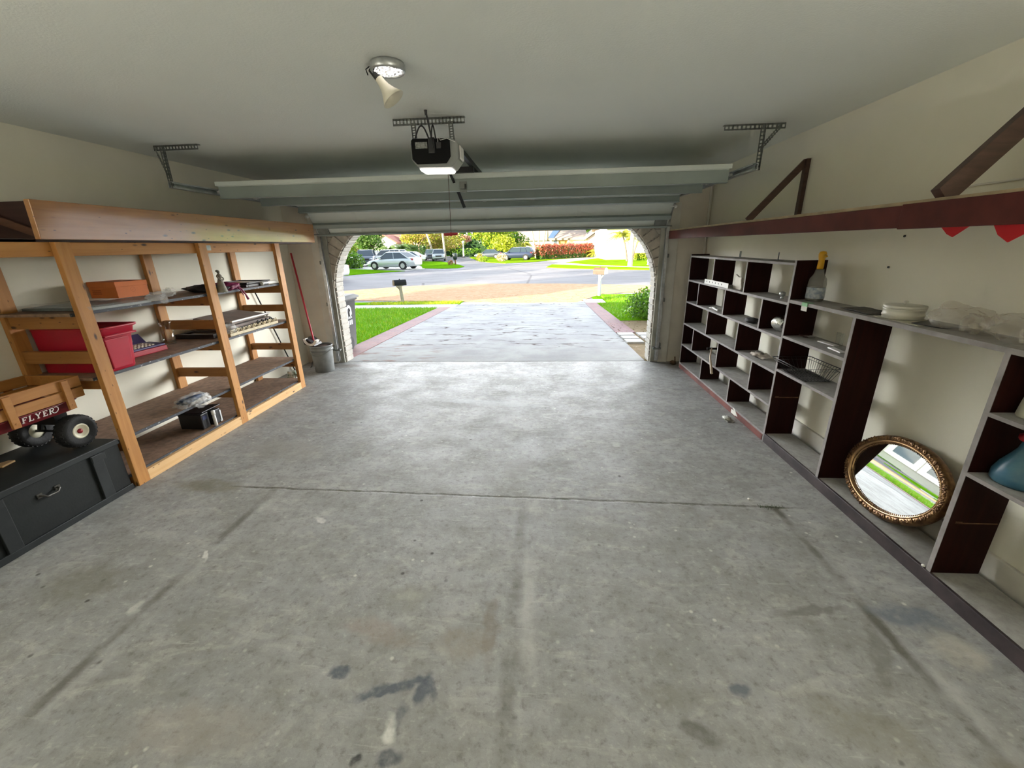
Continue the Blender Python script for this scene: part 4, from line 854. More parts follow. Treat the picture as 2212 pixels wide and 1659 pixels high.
for i, (x, y0, y1, r) in enumerate(((2.13, 3.08, 3.24, .10), (2.06, 2.875, 3.03, -.1))):
    o = MB().box(-.022, .022, -(y1-y0)/2, (y1-y0)/2, 0, .008).build('white_strip', m_white, bevel=.002, local=True); o.location = (x, (y0+y1)/2, .9574); o.rotation_euler = (0, 0, r)
    tag(o, ('white plastic strip lying in the bookcase bay above the wire basket, nearer the tall bookcase', 'white plastic strip lying in the bookcase bay above the wire basket, at the front right')[i], 'strip', 'white strips in the low bookcase')
for i, y in enumerate((3.135, 3.095)):
    tag(MB().lathe([(0, .002), (.013, 0), (.013, .092), (.011, .092), (.011, .006), (0, .006)], (2.175, y, .9574), 16).build('glass_tube', m_glass), ('small clear glass tube in the bay above the wire basket, farther one', 'small clear glass tube in the bay above the wire basket, nearer one')[i], 'tube', 'glass tubes in the low bookcase')
# wire basket
t = thing('wire_basket', 'black wire basket on the shelf of the low bookcase', 'basket', (2.04, 3.24, .6755))
m_wire = flat_mat('black_wire', (.018,.018,.018), .4, .4)
def rect(x0, x1, y0, y1, z): return [(x0, y0, z), (x1, y0, z), (x1, y1, z), (x0, y1, z)]
bot = (1.985, 2.165, 3.10, 3.37); top = (1.90, 2.195, 3.045, 3.43); zb, zt = .682, .792
MB().tube(rect(top[0], top[1], top[2], top[3], zt), .0035, 8, closed=True).tube(rect(top[0]+.012, top[1]-.008, top[2]+.012, top[3]-.012, zt-.022), .002, 6, closed=True).build('rim', m_wire, t)
mb = MB(); k = 13
for i in range(k+1):
    f = i/k; yb = bot[2]+(bot[3]-bot[2])*f; yt = top[2]+(top[3]-top[2])*f
    mb.tube([(top[0], yt, zt), (bot[0], yb, zb), (bot[1], yb, zb), (top[1], yt, zt)], .0017, 5)
k = 8
for i in range(k+1):
    f = i/k; xb = bot[0]+(bot[1]-bot[0])*f; xt = top[0]+(top[1]-top[0])*f
    mb.tube([(xt, top[2], zt), (xb, bot[2], zb), (xb, bot[3], zb), (xt, top[3], zt)], .0017, 5)
mb.tube(rect(bot[0], bot[1], bot[2], bot[3], zb), .0025, 6, closed=True)
mb.build('mesh', m_wire, t)
mb = MB()
for x in (bot[0]+.02, bot[1]-.02):
    for y in (bot[2]+.02, bot[3]-.02): mb.cyl((x, y, .6755), (x, y, .682), .007, n=8)
mb.build('feet', m_wire, t)
# right bay
t = thing('white_pitcher', 'tall tapering white pitcher on the upper shelf at the right frame edge', 'pitcher', (2.095, 1.74, .9575))
MB().lathe([(0, .003), (.060, 0), (.064, .006), (.060, .05), (.050, .14), (.040, .20), (.034, .225), (.036, .24), (.0, .238)], (2.10, 1.76, .9575), 32).build('body', M('aged_white_plastic', (.66,.66,.54), .45, var=.06), t)
t = thing('spray_bottle', 'blue plastic bottle with a red top on the lower shelf at the right frame edge', 'bottle', (2.10, 1.72, .6575))
MB().lathe([(0, .003), (.082, 0), (.092, .010), (.092, .045), (.078, .085), (.054, .130), (.040, .160), (.034, .19), (.034, .208), (0, .208)], (2.10, 1.733, .6575), 36).build('body', M('blue_plastic', (.035,.12,.20), .35, var=.3, vs=14, c2=(.07,.17,.22)), t)
MB().lathe([(0, .205), (.042, .205), (.046, .212), (.046, .225), (.030, .235), (0, .236)], (2.10, 1.733, .6575), 28, sx=1.2).build('cap', flat_mat('red_cap', (.32,.012,.018), .4), t)

# ---- oval mirror
mr = thing('oval_mirror', 'oval mirror in an ornate bronze frame leaning inside the open bay of the low bookcase', 'mirror', (2.035, 2.355, .10))
kx = .285; aM, bM = .360, .252; tilt = math.atan(kx); roll = -.13
cM = Vector((2.062+kx*.21, 2.343, .318))
Mm = Matrix.Translation(cM) @ Matrix.Rotation(-.055, 4, 'Z') @ Matrix.Rotation(tilt, 4, 'Y') @ Matrix.Rotation(roll, 4, 'X')     # local: y along the wall, z up, -x to the room
def ell(s, off, n=96): return [Vector((off, (aM-s)*math.cos(2*PI*i/n), (bM-s)*math.sin(2*PI*i/n))) for i in range(n)]
m_gold = M('aged_bronze_gilding', (.30,.17,.075), .38, metal=.75, var=.55, vs=30, c2=(.10,.05,.025))
m_golds = M('gilt_band', (.50,.31,.15), .32, metal=.8, var=.25, vs=20)
prof = [(.0, .022), (-.002, .0), (.006, -.014), (.014, -.020), (.030, -.018), (.036, -.010)]
mb = MB(); loft_rings(mb, [ell(s, x) for s, x in prof], capb=False)
mb.xform(Mm).build('outer_moulding', m_gold, mr)
mb = MB(); loft_rings(mb, [ell(s, x) for s, x in ((.034, -.008), (.035, -.015), (.040, -.018), (.046, -.012), (.050, -.004), (.054, .003))], capb=False); mb.xform(Mm).build('inner_band', m_golds, mr)
mb = MB()
for i in range(46):
    a = 2*PI*(i+.5)/46; c = Vector((-.019, (aM-.019)*math.cos(a), (bM-.019)*math.sin(a)))
    td = Vector((0, -math.sin(a)*aM, math.cos(a)*bM)).normalized(); nd = Vector((0, td.z, -td.y))
    if i % 2:
        mb.blob(c, .008, .011, .011, .2, 3, i, 2)
        for k in (-1, 1): mb.tube([c+td*.008*k, c+td*.017*k+nd*.009, c+td*.022*k-nd*.001, c+td*.016*k-nd*.008], [.005, .0045, .004, .003], 6)
    else:
        mb.tube([c-nd*.013, c-td*.006+nd*.002+Vector((-.004,0,0)), c+nd*.013, c+td*.006+nd*.002+Vector((-.004,0,0)), c-nd*.013], .0042, 6)
mb.xform(Mm).build('carved_ornament', m_gold, mr)
mb = MB()
for i in range(150):
    a = 2*PI*i/150; mb.blob((-.006, (aM-.0525)*math.cos(a), (bM-.0525)*math.sin(a)), .0035, .0045, .0045, 0, 1, 0, 1)
mb.xform(Mm).build('bead_row', m_gold, mr)
mb = MB(); e = ell(.050, .003); mb.add([Vector((.003, 0, 0))]+e, [(0, i+1, (i+1) % 96+1) for i in range(96)]); mb.xform(Mm).build('glass', flat_mat('mirror_glass', (.93,.95,.93), .015, 1), mr)
mb = MB(); e = ell(.004, .020); mb.add([Vector((.020, 0, 0))]+e, [(0, (i+1) % 96+1, i+1) for i in range(96)]); mb.box(.016, .026, -.372, -.33, .02, .10); mb.xform(Mm).build('backing', m_ply, mr)

# ---- upper shelf on the right wall
us = thing('plank_shelf', 'long red brown plank shelf braced high on the right wall', 'shelf', (1.99, 3.6, 1.74))
MB().box(1.735, XR-.002, .7, 6.13, 1.843, 1.860).build('deck', m_ply, us)
for (y0, y1, z0, z1, x) in ((4.15, 6.14, 1.742, 1.843, 1.722), (2.25, 4.145, 1.741, 1.842, 1.718), (.7, 2.245, 1.735, 1.846, 1.708)):
    MB().box(x, x+.02, y0, y1, z0, z1).build('front_board', m_redboard, us, bevel=.003)
for y in (2.27, 4.17, 5.9, .95): MB().box(1.742, XR-.002, y-.02, y+.02, 1.755, 1.843).build('joist', m_brace, us)
MB().beam((1.755, 3.905, 1.862), (2.245, 4.09, 2.325), .018, .052, (1, 0, -1)).build('brace', m_brace, us)
MB().box(2.235, XR-.001, 4.06, 4.105, 1.86, 2.345).build('brace', m_brace, us)
MB().beam((1.745, 2.10, 1.862), (2.262, 2.235, 2.33), .038, .085, (1, 0, -1)).build('brace', m_brace, us)
MB().box(2.235, XR-.001, 2.20, 2.26, 1.86, 2.36).build('brace', m_brace, us)
m_flag = flat_mat('red_cloth', (.62,.010,.015), .7)
tag(MB().prism([(1.795, 1.975, 1.742), (1.795, 2.115, 1.742), (1.795, 2.075, 1.708), (1.795, 2.045, 1.695)], (.004, 0, 0)).build('red_pennant', m_flag), 'small red cloth corner hanging below the plank shelf, farther from the camera', 'cloth', 'red cloth corners under the plank shelf')
tag(MB().prism([(1.785, 1.70, 1.742), (1.785, 1.875, 1.742), (1.785, 1.845, 1.70), (1.785, 1.80, 1.672), (1.785, 1.745, 1.705)], (.004, 0, 0)).build('red_pennant', m_flag), 'larger red cloth corner hanging below the plank shelf, nearer the camera', 'cloth', 'red cloth corners under the plank shelf')
t = tag(MB().tube([(XR-.006, 2.625, 1.862), (XR-.006, 2.625, 1.935), (XR-.006, 2.615, 1.948), (XR-.006, 1.2, 1.952)], .005, 8).cyl((XR-.010, 2.625, 1.944), (XR-.001, 2.625, 1.944), .012, n=10).build('thin_cable', m_trim), 'thin white cable clipped along the right wall above the plank shelf', 'cable')
tag(MB().cyl((XR-.035, 6.12, 0), (XR-.035, 6.12, ZC), .014, n=12).build('conduit_pipe', m_trim), 'thin cream pipe running up the far right corner', 'pipe')
for i, (y, z) in enumerate(((2.965, 1.515), (2.901, 1.705))):
    tag(MB().cyl((XR-.006, y, z), (XR-.0005, y, z), .007, n=10).build('screw_anchor', m_blackmetal), ('dark screw anchor in the right wall, lower of two', 'dark screw anchor in the right wall, just under the plank shelf')[i], 'screw', 'wall anchors')
tag(MB().blob((1.93, 5.98, .03), .04, .03, .03, .6, 3, 91, 3, flat=.9).tube([(1.98, 6.08, .09), (1.96, 6.0, .06), (1.93, 5.95, .02)], .008, 6).build('dry_leaves', M('dry_brown_leaves', (.14,.075,.035), .8, var=.5, vs=20)), 'small heap of dry brown leaves in the far right corner', 'leaves')

# ---- bits on the floor
tag(MB().blob((1.865, 3.96, .014), .035, .05, .014, .7, 3, 93, 3, flat=.9).sheet((1.83, 3.88, .004), (.08, .0, 0), (0, .10, .0), 8, 8, lambda u, v: (0, 0, .012*abs(noise.noise(Vector((u*5, v*5, 4)))))).build('crumpled_wrapper', M('wrapper', (.55,.54,.47), .35, var=.5, vs=25)), 'crumpled pale wrapper on the floor before the tall bookcase', 'wrapper')
mb = MB()
for i in range(60):
    x, y = 1.53+RN.gauss(0, .035), 2.475+RN.gauss(0, .012); a = U(0, 2*PI); l = U(.01, .026)
    mb.add([(x, y, 0), (x+.003, y+.002, 0), (x+math.cos(a)*l*.6, y+math.sin(a)*l*.6, l)], [(0,1,2)])
tag(mb.build('weed', leaf('weed_green', (.05,.10,.02))), 'small green weed growing in the floor joint', 'weed')
for i, (x, y, lab) in enumerate(((1.979, 1.87, 'small white chip on the dark kickboard edge below the divider beside the mirror'), (1.435, 2.56, 'tiny white pebble on the floor beside the green weed'))):
    tag(MB().blob((x, y, .006 if i else .083), .009, .010, .006, .3, 2, i+5, 2).build('white_chip', m_paper), lab, 'chip')
# ================================================================== OUTDOORS
def gz(y): return 0 if y < 6.4 else (-.28*(y-6.4)/8.1 if y < 14.5 else -.28)
GZ = -.28
def slab(pts, th=.05, dz=0.0):
    mb = MB(); P = [Vector((x, y, gz(y)+dz)) for x, y in pts]
    return mb.prism([p-Vector((0, 0, th)) for p in P], (0, 0, th))
def strip_slab(x0, x1, y0, y1, dz=0., th=.12):     # follows the slope of the drive
    ys = [y0]+[v for v in (14.5,) if y0 < v < y1]+[y1]; mb = MB()
    for a, b in zip(ys[:-1], ys[1:]):
        mb.add([(x, y, gz(y)+dz-t) for t in (th, 0) for y in (a, b) for x in (x0, x1)], [(0,2,3,1),(4,5,7,6),(0,1,5,4),(2,6,7,3),(0,4,6,2),(1,3,7,5)])
    return mb
# --- drive with stamped-stone cracks
def drive_mat():
    t = NT('stamped_driveway'); w = t.mp((.32, 1.15, 1)); 
    n = t.N('TexNoise'); t.L(w, n.inputs['Vector']); n.inputs['Scale'].default_value = 2.5; n.inputs['Detail'].default_value = 5
    vm = t.N('VectorMath', operation='MULTIPLY_ADD'); t.L(n.outputs['Color'], vm.inputs[0]); vm.inputs[1].default_value = (.7,.55,0); t.L(w, vm.inputs[2])
    v = t.N('TexVoronoi', feature='DISTANCE_TO_EDGE'); t.L(vm.outputs[0], v.inputs['Vector']); v.inputs['Scale'].default_value = 2.1
    y = t.sep()[1]
    crack = t.math('MULTIPLY', t.ramp(v.outputs['Distance'], [(.008, 1.), (.035, 0.)]), t.ramp(t.noise(2.6, t.mp((1,1.6,1), (4,2,0)), 4), [(.46, 0.), (.56, .95)]))
    crack = t.math('MULTIPLY', crack, t.ramp(t.math('MULTIPLY', y, .1), [(.70, 0.), (.76, 1.)]))
    col = t.mix(t.ramp(t.noise(1.2, None, 6, .65), [(.38, 0.), (.64, 1.)]), (.37,.37,.355), (.285,.282,.282))
    col = t.mix(t.ramp(t.noise(3.5, None, 5, .7), [(.52, 0.), (.72, .6)]), col, (.29,.26,.255))
    col = t.mix(crack, col, (.06,.033,.03))
    x = t.sep()[0]
    sm = t.math('MULTIPLY', t.ramp(t.noise(2.2, t.mp((1,2.5,1), (7,1,0)), 4), [(.55, 0.), (.66, .8)]), t.ramp(t.math('MULTIPLY', y, .1), [(.70, 1.), (.80, .0)]))
    sm = t.math('MULTIPLY', sm, t.ramp(t.math('MULTIPLY_ADD', x, -.25, .1), [(.45, 0.), (.7, 1.)]))
    col = t.mix(sm, col, (.20,.10,.075))
    t.bump(t.math('SUBTRACT', t.math('MULTIPLY', t.noise(20, None, 5), .2), crack), .5, .02)
    return t.fin(col, .85, 0, .08)
struct('driveway', strip_slab(-3.12, 1.575, 6.188, 15.25), drive_mat())
def paver_mat():
    t = NT('red_pavers'); b = t.N('TexBrick'); t.L(t.mp((1,1,1)), b.inputs['Vector']); b.inputs['Scale'].default_value = 1; b.inputs['Brick Width'].default_value = .2; b.inputs['Row Height'].default_value = .1; b.inputs['Mortar Size'].default_value = .004
    b.inputs['Color1'].default_value = (.22,.095,.09,1); b.inputs['Color2'].default_value = (.17,.085,.088,1); b.inputs['Mortar'].default_value = (.09,.055,.05,1)
    col = t.mix(t.ramp(t.noise(7), [(.4, 0.), (.7, .6)]), b.outputs['Color'], (.23,.13,.13)); return t.fin(col, .8)
m_paver = paver_mat()
struct('path_left', strip_slab(-3.53, -3.12, 6.42, 15.1, .005), m_paver); struct('path_right', strip_slab(1.575, 1.98, 8.72, 15.1, .005), m_paver)
def asphalt():
    t = NT('street_asphalt'); col = t.mix(t.ramp(t.noise(.35, None, 6, .6, .8), [(.4, 0.), (.65, 1.)]), (.165,.16,.17), (.125,.12,.13))
    col = t.mix(t.ramp(t.noise(.9, t.mp((.3, 1, 1)), 6, .7, 2), [(.5, 0.), (.7, .5)]), col, (.20,.195,.20))
    v = t.N('TexVoronoi', feature='DISTANCE_TO_EDGE'); t.L(t.mp((1,1,1)), v.inputs['Vector']); v.inputs['Scale'].default_value = .10
    col = t.mix(t.ramp(v.outputs['Distance'], [(.003, .8), (.007, 0.)]), col, (.05,.05,.05)); return t.fin(col, .85, 0, .2)
struct('street', MB().box(-140, 140, 15.2, 130, GZ-.3, GZ-.012), asphalt())
struct('ground', MB().box(-400, 400, 5, 500, -1.5, -.62), M('far_ground', (.10,.14,.05), .9, var=.4, vs=.2))
def litter_mat(name, a, b, c):
    t = NT(name); col = t.mix(t.ramp(t.noise(9, t.mp((.5, 1, 1)), 7, .7), [(.38, 0.), (.6, 1.)]), a, b)
    col = t.mix(t.ramp(t.noise(22, t.mp((.6, 1, 1)), 4, .7), [(.60, 0.), (.68, .9)]), col, c); t.bump(t.noise(30, None, 4), .5, .02); return t.fin(col, .95, 0, .1)
m_sand = litter_mat('sandy_litter', (.50,.34,.20), (.40,.22,.105), (.17,.05,.015))
struct('street_shoulder', MB().prism([(x, y, GZ-.05) for x, y in ((-14, 17.6), (-7.6, 16.6), (-3, 15.9), (-1.5, 15.2), (1.3, 15.2), (2.6, 17.9), (7, 18.6), (12, 19), (12, 20.2), (6, 21.0), (1, 22.9), (-3.5, 23.6), (-7, 22.9), (-10, 20.6), (-14, 19.2))], (0, 0, .055)), m_sand)
struct('path_walk', MB().box(-14, -3.0, 14.12, 15.0, GZ-.06, GZ+.012).box(1.58, 2.30, 15.0, 15.9, GZ-.06, GZ+.012).box(-3.12, 1.575, 15.25, 15.5, GZ-.06, GZ+.002), m_concrete_w)
m_grass = M('lawn_green', (.12,.29,.008), .9, var=.35, vs=3, spec=.0); m_grassfar = M('far_lawn_green', (.20,.34,.012), .9, var=.3, vs=.8, spec=.0)
m_blade = leaf('grass_blade', (.17,.38,.008), .3); m_blade2 = leaf('grass_blade_yellow', (.40,.45,.02), .3)
struct('lawn_left', strip_slab(-14, -3.53, 6.43, 14.12, .0), m_grass); struct('lawn_verge', MB().box(-8.5, -2.95, 15.0, 15.85, GZ-.06, GZ+.01), m_grass)
struct('lawn_right', strip_slab(1.98, 9, 10.6, 17.6, .0), m_grass)
struct('land_right', strip_slab(1.575, 9, 6.2, 10.6, -.012), litter_mat('leaf_litter', (.24,.17,.10), (.16,.12,.06), (.13,.16,.04)))
def blades(name, rects, n, label, h=(.04, .09), mats=None):
    mb = MB(); tot = sum((a[1]-a[0])*(a[3]-a[2]) for a in rects)
    for (x0, x1, y0, y1) in rects:
        for i in range(int(n*(x1-x0)*(y1-y0)/tot)):
            x, y = U(x0, x1), U(y0, y1); z = gz(y); a = U(0, PI); w = U(.004, .008); hh = U(*h); l = hh*.5; b = U(0, 2*PI)
            mb.add([(x-w*math.cos(a), y-w*math.sin(a), z), (x+w*math.cos(a), y+w*math.sin(a), z), (x+l*math.cos(b), y+l*math.sin(b), z+hh)], [(0,1,2)], False, 1 if RN.random() < .12 else 0)
    tag(mb.build(name, mats or [m_blade, m_blade2]), label, 'grass', kind='stuff')
blades('grass', [(-8.2, -3.54, 6.9, 14.1)], 30000, 'bright green grass of the near lawn left of the driveway')
blades('grass', [(-6.5, -2.98, 15.02, 15.84)], 3500, 'narrow grass verge between the sidewalk and the street', mats=[m_blade2, m_blade])
blades('grass', [(2.0, 5.2, 10.7, 14.8), (2.35, 5.0, 14.8, 17.2)], 15000, 'bright green grass right of the driveway')
for i, (x0, x1, y0, y1) in enumerate([(1.59, 1.90, 8.36, 8.68), (1.59, 1.90, 7.98, 8.30), (1.59, 1.90, 7.60, 7.92), (1.98, 2.42, 8.36, 8.68), (1.98, 2.42, 7.98, 8.30), (1.98, 2.42, 7.60, 7.92)]):
    tag(strip_slab(x0, x1, y0, y1, .015, .05).build('paving_slab', m_concrete_w, bevel=.006), ('white paving slab touching the driveway, farthest of its column', 'white paving slab touching the driveway, middle of its column', 'white paving slab touching the driveway, nearest of its column', 'white paving slab beside the arch, farthest of its column', 'white paving slab beside the arch, middle of its column', 'white paving slab beside the arch, nearest of its column')[i], 'paving slab', 'white paving slabs')
def lawn(name, pts, mat=m_grassfar, th=.11): struct(name, MB().prism([(x, y, GZ-.08) for x, y in pts], (0, 0, th)), mat)
lawn('lawn_1', [(-15.6,33.2),(-14.3,35.6),(-12.4,38.4),(-14.5,39.6),(-17.6,42.2),(-26,48),(-46,46),(-46,30),(-24,28.5)], m_grass)
lawn('lawn_2', [(-12.0,42.8),(-9.6,41.4),(-8.2,41.8),(-8.0,44.5),(-9.0,48),(-11,54),(-14.5,62),(-19,66),(-16.5,55),(-13.5,48)], m_grass)
lawn('lawn_3', [(-14,84),(-9.2,62.5),(-6.4,54.5),(-4.2,51.2),(-.5,54.5),(1.0,58),(9,74),(12,100),(-14,110)])
lawn('lawn_4', [(.5,40.2),(2.4,37.7),(4.5,36.0),(8.5,33.4),(18,28),(19,30),(9.4,35.6),(5.2,40.2),(1.2,46.0)])
lawn('lawn_5', [(2.8,50.2),(5.6,42.2),(9.6,37.6),(19,32),(40,55),(22,72),(12,72)])
lawn('lawn_6', [(-22,66),(-60,60),(-60,110),(-22,110)], m_grass)
struct('path_far', MB().prism([(x, y, GZ-.06) for x, y in ((.8,57),(2.75,50.4),(12,72),(22,72),(22,86),(11,86))], (0, 0, .075)).prism([(x, y, GZ-.06) for x, y in ((1.2,46.2),(5.2,40.4),(9.4,35.8),(19,30.2),(19,31.8),(9.6,37.4),(5.6,42),(2.6,50.2))], (0, 0, .075)).prism([(x, y, GZ-.06) for x, y in ((-17.6,42.3),(-14.5,39.8),(-12.4,38.6),(-11.4,41.6),(-13.5,47.6),(-16.5,54.6),(-30,60),(-46,58),(-46,46.2),(-26,48.2))], (0, 0, .072)), m_concrete_w)

# --- vegetation
def leaves(mb, c, r, n, size, seed=0, shell=.55, mats=1, droop=0):
    R_ = random.Random(seed)
    for i in range(n):
        while True:
            p = Vector((R_.uniform(-1, 1), R_.uniform(-1, 1), R_.uniform(-1, 1))); l = p.length
            if .05 < l <= 1: break
        p *= (shell+(1-shell)*R_.random())/l if R_.random() < .8 else 1
        k = 1+.28*noise.noise(p*2.2+Vector((seed, 0, 0)))
        q = Vector((c[0]+p.x*r[0]*k, c[1]+p.y*r[1]*k, c[2]+p.z*r[2]*k)); s = size*R_.uniform(.6, 1.3)
        a = Vector((R_.gauss(0, 1), R_.gauss(0, 1), R_.gauss(0, .7))).normalized(); b = a.orthogonal().normalized(); b.rotate(Matrix.Rotation(R_.uniform(0, 6.28), 3, a)); cc = a.cross(b)
        mb.add([q-b*s*.5, q+cc*s*.28, q+b*s*.5-Vector((0,0,droop*s)), q-cc*s*.28], [(0,1,2,3)], False, R_.randrange(mats))
m_lg = leaf('green_leaf', (.075,.17,.025)); m_ly = leaf('yellow_green_leaf', (.36,.42,.03)); m_ld = leaf('dark_leaf', (.03,.085,.025)); m_lb = leaf('bright_leaf', (.16,.33,.02)); m_lo = leaf('golden_leaf', (.45,.33,.09)); m_lp = leaf('pink_leaf', (.55,.25,.23)); m_lr = leaf('red_leaf', (.58,.14,.09)); m_lo2 = leaf('orange_leaf', (.60,.27,.14)); m_palm = leaf('palm_leaf', (.15,.25,.06)); m_palmy = leaf('sunny_palm_leaf', (.42,.44,.05))
m_bark = M('grey_bark', (.26,.20,.15), .9, var=.4, vs=3, bump=.3, bs=12); m_barkw = M('pale_palm_trunk', (.46,.40,.31), .85, var=.2, vs=4, bump=.2, bs=10)
def tree(name, label, base, h, crown, mats, n, size, seed, tr=.13, bark=m_bark, lean=(0,0), group=None, blobs=4):
    t = thing(name, label, 'tree', base, 0, group); b = Vector(base); top = b+Vector((lean[0], lean[1], h)); R_ = random.Random(seed)
    mb = MB().tube([b-Vector((0,0,.1)), b.lerp(top, .4)+Vector((.05,0,0)), top], [tr*1.25, tr, tr*.6], 9)
    for i in range(3):
        a = R_.uniform(0, 6.28); mb.tube([b.lerp(top, .75), top+Vector((math.cos(a)*crown[0]*.6, math.sin(a)*crown[1]*.6, crown[2]*.5))], [tr*.5, tr*.2], 6)
    mb.build('trunk', bark, t); mb = MB()
    for i in range(blobs):
        a = R_.uniform(0, 6.28); k = .45
        c = top+Vector((math.cos(a)*crown[0]*k, math.sin(a)*crown[1]*k, crown[2]*(.35+R_.uniform(-.4, .5))))
        leaves(mb, c, tuple(x*.68 for x in crown), n//blobs, size, seed*17+i, .5, len(mats))
    mb.build('crown', mats, t); return t
def palm(name, label, base, h, L, n, mat, seed, tr=.11, lean=(0,0), bark=m_barkw, group=None, droop=.9):
    t = thing(name, label, 'palm', base, 0, group); R_ = random.Random(seed); b = Vector(base); top = b+Vector((lean[0], lean[1], h))
    MB().tube([b-Vector((0,0,.1)), b+Vector((lean[0]*.25, lean[1]*.25, h*.4)), b+Vector((lean[0]*.6, lean[1]*.6, h*.75)), top], [tr*1.3, tr, tr*.9, tr*.75], 10).build('trunk', bark, t)
    mb = MB()
    for i in range(n):
        a = 2*PI*i/n*2.4+R_.uniform(-.2, .2); el = R_.uniform(-.2, 1.2); P = []
        for k in range(8):
            s = k/7; r = L*s*math.cos(el*(1-s*.4)); z = L*s*math.sin(el)*(1-.3*s)-droop*L*.55*s*s; P.append(top+Vector((math.cos(a)*r, math.sin(a)*r, z)))
        mb.tube(P, [.03*(1-k/8) + .004 for k in range(8)], 4)
        for k in range(1, 8):
            for u in (0, .5):
                p = P[k-1].lerp(P[k], u); d = (P[k]-P[k-1]).normalized(); sd = d.cross(Vector((0,0,1))).normalized(); l = L*.30*(1-.5*abs((k+u)/8-.45))
                for sgn in (-1, 1):
                    q = p+(sd*sgn*.8+d*.7-Vector((0,0,.45))).normalized()*l; w = d*L*.035
                    mb.add([p-w, p+w, q], [(0,1,2)])
    mb.build('fronds', mat, t); return t
def hedge(name, label, box, mats, n, size, seed, cat='hedge'):
    mb = MB(); R_ = random.Random(seed); (a, b, w, z0, z1) = box; a, b = Vector(a), Vector(b); d = b-a; s_ = Vector((-d.y, d.x, 0)).normalized()
    a0, b0 = Vector((a.x, a.y, 0))+d.normalized()*.2, Vector((b.x, b.y, 0))-d.normalized()*.2; zc = z0+(z1-z0)*.42
    mb.beam((a0.x, a0.y, zc), (b0.x, b0.y, zc), w*.55, (z1-z0)*.84, m=len(mats)-1)
    for i in range(n):
        u, v, z = R_.random(), R_.uniform(-1, 1), R_.random()**.7
        p = a+d*u+s_*v*w/2; hgt = (z1-z0)*(1+.12*noise.noise(Vector((u*9, v, seed))))
        q = Vector((p.x, p.y, z0+hgt*z)); s = size*R_.uniform(.6, 1.3); A = Vector((R_.gauss(0,1), R_.gauss(0,1), R_.gauss(0,.8))).normalized(); B = A.orthogonal().normalized(); B.rotate(Matrix.Rotation(R_.uniform(0,6.28), 3, A)); Cc = A.cross(B)
        m_ = (len(mats)-1 if z < .3 and R_.random() < .8 else R_.randrange(max(1, len(mats)-1)))
        mb.add([q-B*s*.5, q+Cc*s*.27, q+B*s*.5, q-Cc*s*.27], [(0,1,2,3)], False, m_)
    return tag(mb.build(name, mats), label, cat)
def bush(name, label, c, r, mats, n, size, seed):
    mb = MB(); leaves(mb, c, r, n, size, seed, .5, len(mats)); mb.tube([(c[0], c[1], c[2]-r[2]*1.05), (c[0], c[1], c[2])], [.05, .02], 6, m=0); return tag(mb.build(name, mats), label, 'shrub')
def ga(px, Y, z=GZ, py=540): p = at(px, py, Y); return (p.x, Y, z)
def za(px, py, Y): return at(px, py, Y).z
# --- trash bin
m_bin = M('grey_bin_plastic', (.085,.085,.085), .7, var=.1, vs=4)
bxr = at(769, 755, 6.85).x-.15; t = thing('trash_bin', 'grey wheeled trash bin outside, beside the left brick arch', 'trash bin', (bxr-.3, 7.1, -.02))
mb = MB(); loft_rings(mb, [rrect(bxr-.50, bxr-.04, 6.88, 7.36, .05, .02), rrect(bxr-.56, bxr, 6.80, 7.44, .05, .83), rrect(bxr-.59, bxr+.03, 6.78, 7.47, .05, .84), rrect(bxr-.59, bxr+.03, 6.78, 7.47, .05, .875)], capt=True); mb.build('body', m_bin, t)
mb = MB(); loft_rings(mb, [rrect(bxr-.61, bxr+.06, 6.76, 7.51, .06, .877), rrect(bxr-.61, bxr+.06, 6.76, 7.51, .06, .905), rrect(bxr-.55, bxr+.0, 6.82, 7.44, .05, .94)], capt=True); mb.build('lid', m_bin, t)
for x in (bxr-.55, bxr+.0): MB().cyl((x-.04, 6.96, .125), (x+.03, 6.96, .125), .125, n=22).build('wheel', m_rubber, t)
mb = MB(); xf = bxr+.004; ly = 7.10
for i in range(10):
    a, b = PI*i/10, PI*(i+1)/10
    mb.add([(xf, ly+r*math.cos(q), .66+r*1.15*math.sin(q)) for r, q in ((.055, a), (.055, b), (.10, b), (.10, a))], [(0,1,2,3)])
def lb_(y0, y1, z0, z1): mb.box(xf-.001, xf, ly+y0, ly+y1, z0, z1)
lb_(-.10, -.055, .54, .66); lb_(.055, .10, .60, .66); lb_(-.03, .08, .54, .575); lb_(.02, .055, .54, .66)
for k in range(3): lb_(-.09+.066*k, -.045+.066*k, .43, .51)
mb.build('white_logo', flat_mat('bin_print', (.62,.64,.64), .5), t)
